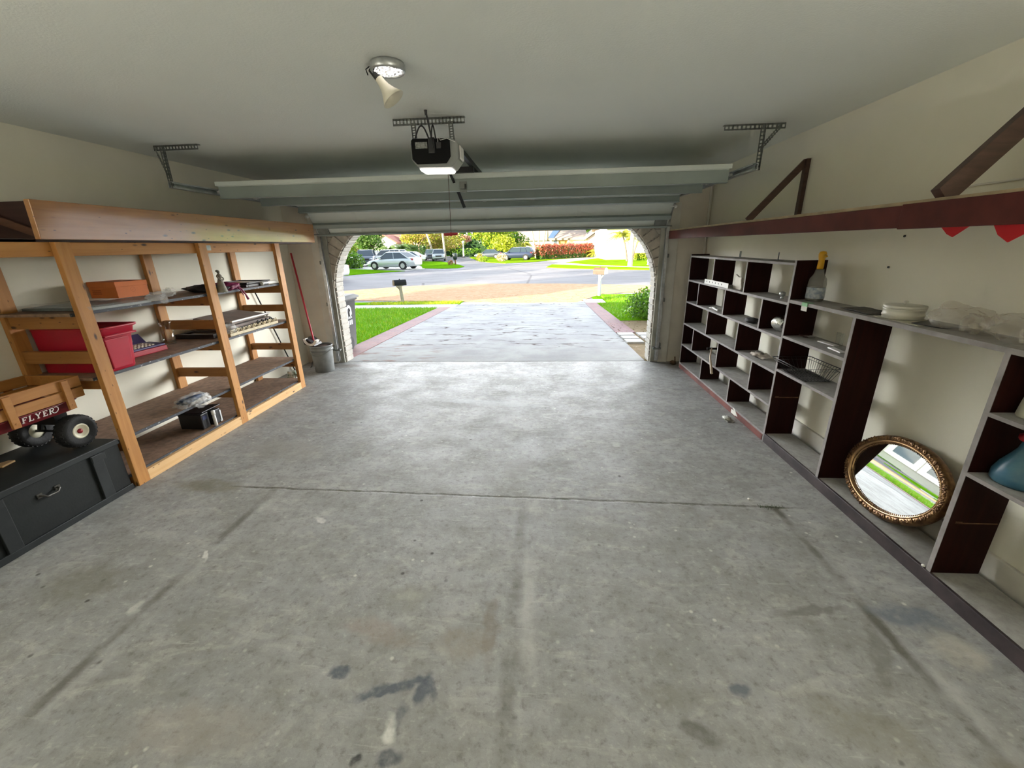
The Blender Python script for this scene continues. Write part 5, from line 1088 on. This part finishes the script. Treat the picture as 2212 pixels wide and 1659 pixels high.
# --- mailboxes
def mailbox(label, bx, by, ztop, L, r, bodym, doorm, postm, flip, tilt=0):
    t = thing('mailbox', label, 'mailbox', (bx, by, gz(by)), 0, 'mailboxes by the street'); zb = ztop-2.0*r
    MB().beam((bx, by, gz(by)-.05), (bx-tilt, by, zb), .10, .10, (0,1,0)).box(bx-tilt-L*.30, bx-tilt+L*.30, by-.06, by+.06, zb-.02, zb).beam((bx, by, zb-.22), (bx-tilt+flip*L*.3, by, zb-.02), .05, .04, (0,1,0)).build('post', postm, t, bevel=.006)
    P = [(-r, 0), (r, 0), (r, r)]+[(r*math.cos(a), r+r*math.sin(a)) for a in [PI*i/10 for i in range(1, 10)]]+[(-r, r)]
    cx = bx-tilt
    MB().prism([(cx-L/2, by+u, zb+v) for u, v in P], (L, 0, 0)).build('box', bodym, t, bevel=.004)
    e = cx+flip*L/2
    MB().prism([(e, by+u*1.03, zb+v*1.02) for u, v in P], (flip*.02, 0, 0)).build('door', doorm, t, bevel=.004)
    MB().box(cx-.02, cx+.015, by-.01, by+.01, zb+r*2, zb+r*2.3).build('flag', m_blackmetal, t); t.rotation_euler = (0, 0, -.6*flip)
mailbox('black mailbox on a pale post by the left verge', -5.30, 15.79, za(868, 604, 15.79), .46, .105, flat_mat('black_enamel', (.012,.013,.013), .6, 0, .2), M('bronze_door', (.20,.15,.09), .4, metal=.4), M('weathered_pale_post', (.40,.35,.27), .8, var=.2, vs=12), -1, .05)
mailbox('copper topped mailbox on a white post right of the driveway', 2.345, 17.15, za(1296, 578, 17.15), .50, .125, M('copper_enamel', (.17,.075,.05), .6, var=.3, vs=6), m_white, flat_mat('white_post', (.42,.45,.48), .6), 1)
# --- near right shrub, verge
bush('garden_shrub', 'leafy green shrub beside the right brick arch', (3.05, 11.2, .10), (.85, 1.1, .48), [m_lb, m_lg, m_lb], 5200, .085, 3)
mb = MB()
for i in range(70):
    a, r = U(0, 2*PI), U(.1, .7); x, y = 3.05+math.cos(a)*r, 11.2+math.sin(a)*r*1.2
    mb.tube([(3.05+(x-3.05)*.4, 11.2+(y-11.2)*.4, -.16), (x, y, U(.0, .35))], [.008, .003], 4)
tag(mb.build('shrub_twigs', m_bark), 'bare twigs at the foot of the green shrub beside the right arch', 'twigs')
mb = MB()
for i in range(900):
    x, y = (U(1.6, 4), U(6.75, 10.5)) if RN.random() < .6 else (U(-2.6, 3), U(14.8, 18)); z = gz(y)+.004; a = U(0, 6.28); s = U(.012, .03)
    mb.add([(x-s*math.cos(a), y-s*math.sin(a), z), (x+s*.4*math.sin(a), y-s*.4*math.cos(a), z+.012), (x+s*math.cos(a), y+s*math.sin(a), z+.004), (x-s*.4*math.sin(a), y+s*.4*math.cos(a), z+.01)], [(0,1,2,3)])
tag(mb.build('fallen_leaves', leaf('dead_leaf', (.24,.13,.05))), 'dry brown leaves scattered beside and at the end of the driveway', 'leaves', kind='stuff')

# --- cars
m_tyre = flat_mat('car_tyre', (.02,.02,.02), .8); m_alloy = M('alloy_wheel', (.62,.63,.64), .35, metal=.5); m_tail = flat_mat('tail_light', (.45,.03,.03), .3); m_head = flat_mat('head_light', (.75,.78,.80), .1); m_carglass = flat_mat('car_glass', (.03,.05,.065), .06, 0, .8)
def car(label, px, Y, head, paint, kind='sedan', sc=1.0, loc=None):
    L = loc or ga(px, Y); t = thing('car' if kind == 'sedan' else 'suv', label, 'car', L, head, 'cars along the street'); t.scale = (sc, sc, sc)
    if kind == 'sedan':
        st = [(2.45,.60,.34,.56),(2.36,.80,.24,.66),(1.9,.90,.20,.80),(1.0,.92,.20,.92),(0,.93,.20,.95),(-1.2,.93,.20,.98),(-1.95,.90,.24,1.0),(-2.36,.83,.30,.97),(-2.46,.66,.40,.86)]
        gb, gt, zb, zt, wb, wt = (1.05, -1.98), (.30, -1.05), .93, 1.46, .86, .62; wx = (1.5, -1.4); r = .33
    else:
        st = [(2.35,.66,.42,.72),(2.28,.86,.30,.90),(1.9,.93,.26,1.04),(1.2,.95,.26,1.10),(0,.96,.26,1.12),(-1.4,.96,.26,1.13),(-2.0,.95,.28,1.13),(-2.3,.90,.34,1.10),(-2.38,.80,.44,1.0)]
        gb, gt, zb, zt, wb, wt = (1.25, -2.33), (.55, -1.95), 1.08, 1.70, .89, .70; wx = (1.45, -1.42); r = .37
    mb = MB(); rings = []
    for x, w, b, tp in st:
        h = [(w*.82, b), (w*.97, b+.10), (w, (b+tp)*.5), (w*.97, tp-.10), (w*.86, tp-.02), (w*.5, tp+.012)]
        rings.append([(x, y, z) for y, z in h]+[(x, -y, z) for y, z in reversed(h)])
    loft_rings(mb, rings, capt=True); mb.build('body', paint, t, local=True)
    B = [(gb[0], wb, zb), (gb[1], wb*.97, zb), (gb[1], -wb*.97, zb), (gb[0], -wb, zb)]; T = [(gt[0], wt, zt), (gt[1], wt, zt), (gt[1], -wt, zt), (gt[0], -wt, zt)]
    mb = MB(); loft_rings(mb, [B, T], capt=True, smooth=False); mb.build('window_glass', m_carglass, t, local=True)
    mb = MB(); loft_rings(mb, [[(x*1.0+(.04 if x > 0 else -.04), y*1.05, z-.03) for x, y, z in T], [(x, y*1.02, z+.02) for x, y, z in T], [(x*.8-.1, y*.75, z+.05) for x, y, z in T]], capt=True); 
    for s in (1, -1):
        lo = lambda x: Vector((x, s*wb*1.005, zb)); f = lambda x: Vector((x, s*wt*1.02, zt))
        mb.beam(lo(gb[0]), f(gt[0]), .05, .07, (0, s, .4)).beam(lo(gb[1]), f(gt[1]), .05, .16, (0, s, .4)).beam(lo((gb[0]+gb[1])/2-.05), f((gt[0]+gt[1])/2), .03, .09, (0, s, .4))
        if kind != 'sedan': mb.beam(lo(gb[1]+.75), f(gt[1]+.65), .03, .09, (0, s, .4))
        mb.box(gb[0]-.28, gb[0]-.12, s*.93, s*1.06, zb+.0, zb+.12)
    mb.build('roof', paint, t, local=True)
    for x in wx:
        for s in (1, -1):
            w0 = .93 if kind == 'sedan' else .96
            MB().prism([(x+(r+.06)*math.cos(a), s*(w0-.2), r+(r+.06)*math.sin(a)) for a in [PI*i/12-.12 for i in range(13)]], (0, s*.212, 0)).build('wheel_arch', m_tyre, t, local=True)
            wh = MB().cyl((x, s*(w0-.18), r), (x, s*(w0+.02), r), r, n=24).build('wheel', m_tyre, t, local=True)
            mb = MB().cyl((x, s*(w0+.0), r), (x, s*(w0+.028), r), r*.68, r*.62, n=20); mb.build('rim', m_alloy, wh, local=True)
    x = st[1][0]; mb = MB()
    zt_ = st[1][3]
    for s in (1, -1): MB().box(x-.28, x+.035, s*.52, s*.80, zt_-.17, zt_-.03).build('headlight', m_head, t, local=True, bevel=.02); MB().box(-x-.03, -x+.25, s*.50, s*(.83 if kind == 'sedan' else .90), st[-2][3]-.20, st[-2][3]-.04).build('taillight', m_tail, t, local=True, bevel=.02)
    MB().box(x-.02, x+.075, -.45, .45, zt_-.24, zt_-.06).box(x-.02, x+.075, -.62, .62, st[1][2]+.06, st[1][2]+.16).build('grille', m_black, t, local=True, bevel=.01)
    return t
def paint(n, c, **k): return NT(n).fin(c, k.get('rough', .28), k.get('metal', .35), .6, **{'Coat Weight': .6})
p_sil = paint('silver_paint', (.62,.68,.68)); p_white = paint('white_paint', (.78,.80,.80), metal=.0); p_navy = paint('navy_paint', (.035,.05,.10)); p_dark = paint('dark_grey_paint', (.10,.12,.15)); p_grey = paint('pale_grey_paint', (.50,.53,.53))
R_ = math.radians
car('silver sedan parked across the end of the far left drive', 858, 42, R_(166), p_sil, loc=(-14.55, 42.0, GZ+.02), sc=1.1)
car('dark suv facing the camera beside the silver sedan', 789, 52, R_(-72), p_dark, 'suv', 1.08, loc=ga(789, 51.5, GZ+.02))
car('white suv parked just behind the silver sedan', 838, 57, R_(168), p_white, 'suv', 1.05, loc=ga(838, 57, GZ+.02))
car('white sedan half hidden behind the tail of the silver sedan', 880, 62, R_(172), p_white)
car('navy suv half hidden behind the dark suv at far left', 783, 64, R_(178), p_navy, 'suv')
car('white car at the left arch edge, only its tail in view', 730, 29, R_(178), p_white, loc=(-15.9, 28.7, GZ))
car('pale car behind the lawn at the far left arch edge', 728, 50, R_(185), p_grey, loc=ga(724, 46.5, GZ+.02))
car('pale grey suv facing the camera in the middle of the far street', 947, 66, R_(-78), p_grey, 'suv')
car('grey suv just behind the pale grey suv on the far street', 930, 71, R_(-78), p_dark, 'suv')
car('dark car by the yellow green tree across the street', 1056, 74, R_(172), p_dark)
car('navy suv parked left of the red hedge', 1116, 62, R_(170), p_navy, 'suv', 1.0, loc=ga(1117, 62, GZ+.03))
car('white car behind the navy suv by the red hedge', 1150, 72, R_(172), p_white)
# --- far small things
t = thing('mailbox', 'dark mailbox on a brown post at the tip of the far left lawn', 'mailbox', ga(982, 50)); x0 = ga(982, 50)[0]
MB().box(x0-.07, x0+.07, 49.93, 50.07, GZ-.05, za(982, 560, 50)).build('post', M('brown_post', (.22,.11,.05), .8), t)
MB().lathe([(.0, 0), (.20, 0), (.26, .25), (.28, .62), (.2, .72), (0, .74)], (x0, 50, za(982, 561, 50)), 18).build('box', flat_mat('dark_green_box', (.02,.035,.035), .4), t)
bush('flower_clump', 'orange flower clump beside the dark mailbox post', (x0-.55, 49.8, GZ+.25), (.38, .35, .32), [m_lo2, m_lr, m_lg], 300, .12, 5)
t = thing('street_lamp', 'white lamp post on the far lawn', 'lamp post', ga(1001, 84)); x0 = ga(1001, 84)[0]
MB().cyl((x0, 84, GZ), (x0, 84, 2.3), .16, .12, n=12).build('post', m_white, t); MB().lathe([(0, 0), (.2, .02), (.26, .4), (.12, .5), (0, .52)], (x0, 84, 2.3), 14).build('lantern', m_head, t); MB().cyl((x0, 84, GZ), (x0, 84, GZ+.25), .5, .2, n=12).build('base', m_black, t)
t = thing('hydrant', 'small white hydrant on the right far lawn', 'hydrant', (9.95, 40.6, GZ))
MB().lathe([(0, 0), (.16, 0), (.16, .06), (.11, .08), (.11, .42), (.14, .44), (.14, .48), (.10, .56), (.03, .62), (0, .64)], (9.95, 40.6, GZ+.02), 18).build('barrel', m_white, t)
MB().cyl((9.78, 40.6, GZ+.38), (10.12, 40.6, GZ+.38), .05, n=12).cyl((9.95, 40.42, GZ+.38), (9.95, 40.6, GZ+.38), .065, n=12).build('nozzle', m_white, t)
# --- houses
m_hwhite = M('white_stucco', (.80,.77,.70), .9, var=.04, vs=.6); m_hcream = M('cream_stucco', (.74,.66,.45), .9, var=.05); m_rtan = M('tan_roof_tile', (.42,.33,.26), .85, var=.25, vs=1.2); m_rred = M('red_roof_tile', (.42,.17,.12), .85, var=.25, vs=1.2); m_rpink = M('pinkish_roof_tile', (.46,.33,.27), .85, var=.2, vs=1); m_solar = flat_mat('solar_panel', (.06,.12,.24), .2); m_win = flat_mat('house_window', (.10,.13,.15), .1); m_orange = M('ochre_door', (.70,.42,.12), .7)
def roof(mb, x0, x1, y0, y1, ze, zr, ax='x', ov=.5, th=.18):
    if ax == 'x':
        ym = (y0+y1)/2; mb.prism([(x0-ov, y0-ov, ze-.12), (x0-ov, ym, zr), (x0-ov, y1+ov, ze-.12), (x0-ov, y1+ov, ze+th), (x0-ov, ym, zr+th), (x0-ov, y0-ov, ze+th)], (x1-x0+2*ov, 0, 0))
    else:
        xm = (x0+x1)/2; mb.prism([(x0-ov, y0-ov, ze-.12), (xm, y0-ov, zr), (x1+ov, y0-ov, ze-.12), (x1+ov, y0-ov, ze+th), (xm, y0-ov, zr+th), (x0-ov, y0-ov, ze+th)], (0, y1-y0+2*ov, 0))
    return mb
Y = 74; xa, xb = ga(1191, Y)[0], ga(1262, Y)[0]; ze = za(1225, 517, Y); zr = ze+2.6
t = thing('house', 'low white house with a tan roof and solar panel behind the red hedge', 'house', (xa+4, Y, GZ))
MB().box(xa, xb, Y, Y+14, GZ-.1, ze).build('wall', m_hwhite, t)
roof(MB(), xa, xb, Y, Y+14, ze, zr).build('roof', m_rtan, t)
s_ = (zr-ze+.12)/7.5; mb = MB(); P = [(at(1184, 514, Y).x, .1), (at(1196, 514, Y).x, .1), (at(1214, 500, Y).x+.3, 5.2), (at(1201, 500, Y).x, 5.2)]
mb.prism([(x, Y-.45+v, ze+.09+v*s_+.13) for x, v in P], (0, 0, .06)).build('solar_panel', m_solar, t)
MB().box(at(1207, 525, Y).x, at(1225, 525, Y).x, Y-.05, Y, GZ, za(1215, 519, Y)).build('door', m_orange, t); MB().box(at(1196, 525, Y).x, at(1203, 525, Y).x, Y-.05, Y, .6, za(1215, 519, Y)).build('window', m_win, t); MB().box(at(1228, 525, Y).x-.15, at(1228, 525, Y).x+.15, Y-.3, Y, GZ, ze).build('column', m_hwhite, t)
Y2 = 70; x2, x3 = xb+.1, ga(1312, Y2)[0]
t = thing('house', 'white gable ended wing right of the tan roofed house', 'house', (x2+2, Y2, GZ)); zg = za(1262, 516, Y2)
mb = MB().box(x2, x3+4, Y2, Y2+12, GZ-.1, zg).prism([(x2, Y2, zg), (x3+4, Y2, zg), ((x2+x3+4)/2, Y2, zg+2.6)], (0, 12, 0)); mb.build('wall', m_hwhite, t)
roof(MB(), x2, x3+4, Y2, Y2+12, zg, zg+2.6, 'y', .45).build('roof', m_rtan, t); MB().box(at(1300, 530, Y2).x, at(1307, 530, Y2).x, Y2-.05, Y2, za(1303, 536, Y2), za(1303, 524, Y2)).build('window', m_win, t)
Y3 = 56; x4, x5 = ga(1309, Y3)[0], ga(1480, Y3)[0]
t = thing('house', 'bright white house wall behind the palms at the right arch', 'house', (x4+3, Y3, GZ)); MB().box(x4, x5, Y3, Y3+12, GZ-.1, 3.6).build('wall', m_hwhite, t); roof(MB(), x4, x5, Y3, Y3+12, 3.6, 6.2).build('roof', m_rtan, t); MB().box(x4+4.2, x4+6.4, Y3-.06, Y3, GZ, 2.2).build('garage_panel', M('cream_panel', (.78,.74,.56), .8, var=.03), t)
Y4 = 96; x6, x7 = ga(822, Y4)[0], ga(914, Y4)[0]
t = thing('house', 'white gabled house with a red roof beyond the parked cars', 'house', ((x6+x7)/2, Y4, GZ)); z4 = za(840, 521, Y4)
MB().box(x6, x7, Y4, Y4+12, GZ-.1, z4).build('wall', m_hwhite, t); roof(MB(), x6, x7, Y4+.5, Y4+12, z4, z4+2.4).build('roof', m_rred, t)
xg0, xg1 = ga(820, Y4)[0], ga(866, Y4)[0]; mb = MB().prism([(xg0, Y4-3, GZ), (xg1, Y4-3, GZ), (xg1, Y4-3, z4-.4), ((xg0+xg1)/2, Y4-3, z4+1.1), (xg0, Y4-3, z4-.4)], (0, 6, 0)); mb.build('gable', m_hwhite, t); roof(MB(), xg0, xg1, Y4-3, Y4+4, z4-.5, z4+1.15, 'y', .4, .2).build('gable_roof', m_rred, t)
Y5 = 100; x8, x9 = ga(1122, Y5)[0], ga(1200, Y5)[0]
t = thing('house', 'house with a pinkish tiled roof behind the three pale trunks', 'house', ((x8+x9)/2, Y5, GZ)); z5 = za(1160, 519, Y5)
MB().box(x8, x9, Y5, Y5+12, GZ-.1, z5).build('wall', m_hwhite, t); roof(MB(), x8, x9, Y5, Y5+12, z5, z5+2.6).build('roof', m_rpink, t)
# neighbour house the oval mirror shows
t = thing('house', 'pale neighbour house with white framed windows seen in the oval mirror', 'house', (-30, 31, GZ))
MB().box(-38, -22, 25, 37, GZ-.1, 4.2).build('wall', M('sage_stucco', (.36,.36,.30), .9, var=.05), t); roof(MB(), -38, -22, 25, 37, 4.2, 6.6, 'x').build('roof', m_rtan, t)
for y in (26.0, 29.2, 32.4):
    MB().box(-22, -21.93, y, y+2.1, .5, 2.7).build('window', m_win, t); MB().box(-22, -21.90, y-.5, y, .2, 3.0).box(-22, -21.90, y+2.1, y+2.6, .2, 3.0).box(-22, -21.90, y, y+2.1, 1.6, 1.72).box(-22, -21.90, y, y+2.1, 2.7, 3.0).box(-22, -21.90, y, y+2.1, .2, .5).build('window_trim', m_hwhite, t)
for x in (-25.2, -28.6, -32, -35.4):
    MB().box(x, x+2.1, 24.93, 25, .5, 2.7).build('window', m_win, t); MB().box(x-.5, x, 24.9, 25, .2, 3.0).box(x+2.1, x+2.6, 24.9, 25, .2, 3.0).box(x, x+2.1, 24.9, 25, 1.6, 1.72).box(x, x+2.1, 24.9, 25, 2.7, 3.0).box(x, x+2.1, 24.9, 25, .2, .5).build('window_trim', m_hwhite, t)
lawn('lawn_7', [(-46,17.6),(-14.5,17.8),(-14.8,19.2),(-46,19)], m_grass); lawn('lawn_8', [(-46,20.1),(-15.2,20.3),(-16,24),(-21.5,24.9),(-46,24.9)], m_grass); struct('path_neighbour', MB().box(-46, -15, 19.0, 20.2, GZ-.06, GZ+.02), m_concrete_w)
tree('pale_tree', 'forked pale tree in front of the neighbour house', (-18.6, 21.6, GZ), 4.2, (2.6,2.6,1.6), [m_lg], 1500, .35, 301, .22, m_barkw, (.6, 1.6))
# --- trees and shrubs beyond the street
bush('round_shrub', 'low rounded green shrub at the left arch edge', ga(758, 45, GZ+.75), (1.35, 1.0, 1.0), [m_lb, m_lg], 1500, .22, 11)
bush('tall_shrub', 'pale green upright shrub above the rounded one at the left arch edge', ga(754, 53, 1.5), (1.2, 1.0, 1.35), [m_lb, m_ly], 1200, .25, 12)
tree('leafy_tree', 'blue green leafy tree behind the dark suv', ga(806, 70), 2.6, (2.6,2.2,2.2), [m_lg, m_palm], 3000, .34, 21, .15)
tree('leafy_tree', 'mixed green and golden tree at the left arch edge', ga(772, 76), 3.0, (2.8,2.2,2.0), [m_lg, m_ld, m_lo], 2600, .34, 22, .15)
palm('young_palm', 'feathery young palm behind the white suv', ga(840, 68), 1.75, 2.2, 18, m_palm, 31, .16, bark=m_bark)
palm('young_palm', 'feathery young palm behind the silver sedan roof', ga(866, 72), 2.0, 2.5, 20, m_palm, 32, .13, bark=m_bark)
palm('young_palm', 'feathery young palm near the dark hedge', ga(886, 76), 1.95, 2.4, 18, m_palm, 33, .13, bark=m_bark)
hedge('clipped_hedge', 'dark green hedge behind the golden tree', (ga(884, 88, 0), ga(928, 88, 0), 1.5, GZ, 2.2), [m_ld, m_lg, m_ld], 1500, .35, 41)
tree('golden_tree', 'golden leafed tree with a thin trunk left of the pale grey suv', ga(905, 80), 3.2, (3.4,2.4,1.6), [m_ly, m_lo], 2600, .36, 23, .16)
for i, (px, Y_, hh, lab) in enumerate(((936, 76, 7.5, 'leaning pale palm trunk left of the red rope handle'), (961, 70, 7.5, 'straight pale palm trunk just below the red rope handle'))):
    palm('tall_palm', lab, ga(px, Y_), hh, 3.0, 16, m_palmy, 34+i, .17, lean=(-2.3 if i == 0 else -.5, 0), group='pale palms')
tree('golden_tree', 'golden pink tree right of the leaning palm trunk', ga(950, 84), 2.4, (3.0,2.2,2.4), [m_lo, m_ly, m_lo], 2800, .34, 24, .12)
tree('golden_tree', 'pale golden tree behind the dark mailbox', ga(974, 92), 2.6, (3.2,2.2,2.2), [m_lo, m_lg, m_ly], 2600, .36, 25, .12)
tree('flowering_tree', 'pink flowering tree right of the red rope handle', ga(996, 100), 2.8, (2.3,2.0,1.5), [m_lp, m_lp, m_lo], 2000, .34, 26, .12)
hedge('clipped_hedge', 'bright green hedge behind the white lamp post', (ga(972, 92, 0), ga(1038, 92, 0), 1.5, GZ, 1.3), [m_lg, m_lb, m_ld], 2200, .34, 42)
tree('yellow_green_tree', 'large yellow green tree above the dark car', ga(1068, 80), 2.7, (4.6,2.6,2.3), [m_ly, m_ly, m_lb], 5200, .42, 27, .2)
tree('yellow_green_tree', 'yellow green tree hanging low left of the navy suv', ga(1092, 70), 1.9, (1.9,1.6,1.9), [m_ly, m_ly], 2200, .34, 28, .12)
tree('leafy_tree', 'mid green tree behind the yellow palm', ga(1112, 84), 2.6, (2.6,2.0,2.2), [m_lg, m_lb], 2000, .36, 29, .15)
palm('young_palm', 'sunny yellow palm left of the three pale trunks', ga(1131, 72), 2.1, 1.9, 24, m_palmy, 36, .14, droop=1.3)
for i, (px, ln) in enumerate(((1158, -.9), (1163, .1), (1171, .7))):
    palm('slim_palm', ('slim pale palm trunk behind the red hedge, leftmost of three', 'slim pale palm trunk behind the red hedge, middle of three', 'slim pale palm trunk behind the red hedge, rightmost of three')[i], ga(px, 70), 6.5, 2.4, 12, m_palmy, 50+i, .14, lean=(ln*1.5, 0), group='three slim palms')
hedge('red_hedge', 'long red leafed hedge across the street', (ga(1160, 62, 0), ga(1276, 69, 0), 1.5, GZ, 1.80), [m_lr, m_lr, m_lo2, m_lp, m_lg], 7500, .26, 43)
palm('shrub_palm', 'yellow green shrubby palm at the right end of the red hedge', ga(1287, 68), .9, 1.9, 26, m_palmy, 37, .1, droop=.5)
bush('low_shrub', 'low yellow shrub at the foot of the white wing', ga(1300, 66, GZ+.3), (1.3, .7, .45), [m_ly, m_lb], 500, .2, 13)
palm('garden_palm', 'slender palm with a curved trunk left of the thick pale trunk', ga(1356, 50), 2.9, 1.9, 18, m_palmy, 38, .09, lean=(-.7, 0), bark=m_bark)
palm('garden_palm', 'slender palm just behind the thick pale trunk', ga(1366, 48), 2.7, 1.9, 18, m_palmy, 39, .09, lean=(.8, 0), bark=m_bark)
palm('thick_palm', 'thick pale trunk of a tall palm on the right lawn', (7.80, 38.4, GZ), 8.5, 3.2, 18, m_palmy, 40, .17, lean=(.35, 0))
hedge('yellow_hedge', 'low yellow green hedge right of the thick pale trunk', (ga(1370, 52, 0), ga(1412, 52, 0), 1.0, GZ, .55), [m_ly, m_ly, m_lb], 1400, .2, 44)
bush('white_flower_shrub', 'white flowering shrub in front of the navy suv hood', ga(1083, 57.5, .25), (.75, .6, .6), [leaf('white_blossom', (.70,.66,.60)), m_lo], 420, .18, 14)
bush('low_shrub', 'small yellow shrub left of the white flowering shrub', ga(1044, 58, GZ+.35), (.7, .5, .45), [m_ly, m_lb], 320, .17, 15)
bush('low_shrub', 'pale yellow flowering shrub under the dark car', ga(1036, 62, .2), (.6, .5, .7), [m_ly, m_lo], 320, .18, 16)
for i, (x, y, k) in enumerate(((-78,112,0),(-66,116,1),(-55,110,2),(-46,118,0),(-36,112,1),(-26,120,2),(-17,114,0),(-8,120,1),(0,116,2),(9,122,0),(20,112,1),(31,100,2),(40,92,0),(-88,100,1))):
    tree('distant_tree', ('broad green tree in the row behind the houses', 'dark tree in the row behind the houses', 'yellowish tree in the row behind the houses')[k], (x, y, GZ), 4.5, (6.5,4,4.2), [[m_lg, m_lb], [m_ld, m_lg], [m_ly, m_lg]][k], 1500, 1.0, 400+i, .3, group=('broad green background trees', 'dark background trees', 'yellowish background trees')[k])
tag(hedge('boundary_hedge', 'long dark hedge closing the view behind the far houses', (Vector((-100, 108, 0)), Vector((55, 108, 0)), 3, GZ, 4.2), [m_ld, m_lg, m_ld], 6500, 1.1, 77), kind='stuff')
# trees of this side of the street, out of the frame; their shade falls on the asphalt
for i, (x, y, r) in enumerate(((-35,4,4),(-23.5,2.5,3.4),(-43,15,6),(-49,26,6.5),(-56,34,6.5),(-42,41,6),(-39,21,5),(-63,24,7))):
    tree('shade_tree', ('leafy tree left of this house, out of the frame, nearest its front', 'leafy tree by the left end of this house, out of the frame', 'leafy tree farther left of this house, out of the frame', 'leafy tree left of the neighbour house, out of the frame', 'leafy tree far left of the neighbour house, out of the frame', 'leafy tree behind the neighbour house, out of the frame', 'leafy tree before the neighbour house, out of the frame', 'leafy tree at the far left end of the street, out of the frame')[i], (x, y, GZ), 7.4, (r,r*.9,3.0), [m_lg, m_ld], 3000, .85, 501+i, .35, group='shade trees out of the frame')
for i, (x, y) in enumerate(((-18,-2),(-20.5,4.5),(-25,8))):
    palm('shade_palm', 'tall palm beside this house, out of the frame', (x, y, GZ), 9.5, 2.6, 14, m_palm, 60+i, .2, group='palms beside this house')

# ================================================================== LIGHT
for i, (x, lab) in enumerate(((-2.75, 'added unseen black uplighter in the back left corner, brightening the ceiling'), (1.45, 'added unseen black uplighter by the back wall on the right, brightening the ceiling'))):  # unseen uplighters added behind the camera to brighten the dark ceiling
    t = thing('fill_uplighter', lab, 'lamp', (x, -.42, 0), 0, 'added fill uplighters behind the camera')
    MB().lathe([(0, 0), (.15, 0), (.15, .02), (.03, .035), (.012, .05), (.012, 1.52), (0, 1.52)], (x, -.42, 0), 24).build('stand', m_blackmetal, t)
    MB().lathe([(.02, 1.50), (.09, 1.54), (.15, 1.62), (.155, 1.625), (.148, 1.625), (.085, 1.55), (.0, 1.52)], (x, -.42, 0), 28).build('bowl', m_black, t)
    MB().blob((x, -.42, 1.565), .035, .035, .045, 0, 1, 0, 2).build('bulb', m_glass, t)
    ld = bpy.data.lights.new('ceiling_fill', 'POINT'); lo = bpy.data.objects.new('ceiling_fill', ld); COL.objects.link(lo); lo.parent = t; lo.location = (0, 0, 1.60); ld.energy = UPL_FILL; ld.color = (1, .97, .90); ld.shadow_soft_size = .045
w = bpy.data.worlds.new('sky'); SC.world = w; w.use_nodes = True; nt = w.node_tree; nt.nodes.clear()
def wn(t, **k):
    n = nt.nodes.new('ShaderNode'+t)
    for q, v in k.items(): setattr(n, q, v)
    return n
def wmath(op, a, b=None):
    n = wn('Math', operation=op)
    for i, v in enumerate((a, b)):
        if v is None: continue
        if hasattr(v, 'links'): nt.links.new(v, n.inputs[i])
        else: n.inputs[i].default_value = v
    return n.outputs[0]
def wramp(f, st):
    n = wn('ValToRGB'); nt.links.new(f, n.inputs[0]); e = n.color_ramp.elements
    while len(e) < len(st): e.new(.5)
    for i, (p, c) in enumerate(st): e[i].position = p; e[i].color = (*c, 1) if isinstance(c, tuple) else (c, c, c, 1)
    return n.outputs[0]
tc = wn('TexCoord'); sp = wn('SeparateXYZ'); nt.links.new(tc.outputs['Generated'], sp.inputs[0])
sky = wramp(sp.outputs[2], [(0, (1.0, .985, .95)), (.25, (.95, .98, 1.)), (.6, (.60, .72, .90))])
# bright low band added toward +Y to light the interior, clear blue overhead
sky_fill = wmath('MULTIPLY', wramp(sp.outputs[2], [(.0, .7), (.04, 1.), (.24, 1.), (.42, 0.)]), wramp(sp.outputs[1], [(.05, 0.), (.6, 1.)]))
bg = wn('Background'); nt.links.new(sky, bg.inputs[0]); nt.links.new(wmath('ADD', wmath('MULTIPLY', sky_fill, SKY_FILL), SKY), bg.inputs[1])
wo = wn('OutputWorld'); nt.links.new(bg.outputs[0], wo.inputs[0])
sd = bpy.data.lights.new('sun', 'SUN'); so = bpy.data.objects.new('sun', sd); COL.objects.link(so)
sd.energy = SUN; sd.angle = .009; sd.color = (1.0, .87, .66)
el = math.radians(14.5); d = Vector((.75*math.cos(el), .66*math.cos(el), -math.sin(el))).normalized()
so.rotation_euler = d.to_track_quat('-Z', 'Y').to_euler(); so.location = (-20, -20, 30)
vs = SC.view_settings; vs.view_transform = 'Standard'; vs.look = 'None'; vs.gamma = 1; vs.use_curve_mapping = False; vs.exposure = EXPO
cy = SC.cycles; cy.use_denoising = True; cy.use_adaptive_sampling = True; cy.adaptive_threshold = .12; cy.adaptive_min_samples = 16; cy.max_bounces = 8; cy.diffuse_bounces = 5; cy.glossy_bounces = 4; cy.transparent_max_bounces = 12; cy.transmission_bounces = 4; cy.caustics_reflective = False; cy.caustics_refractive = False; cy.sample_clamp_indirect = 8
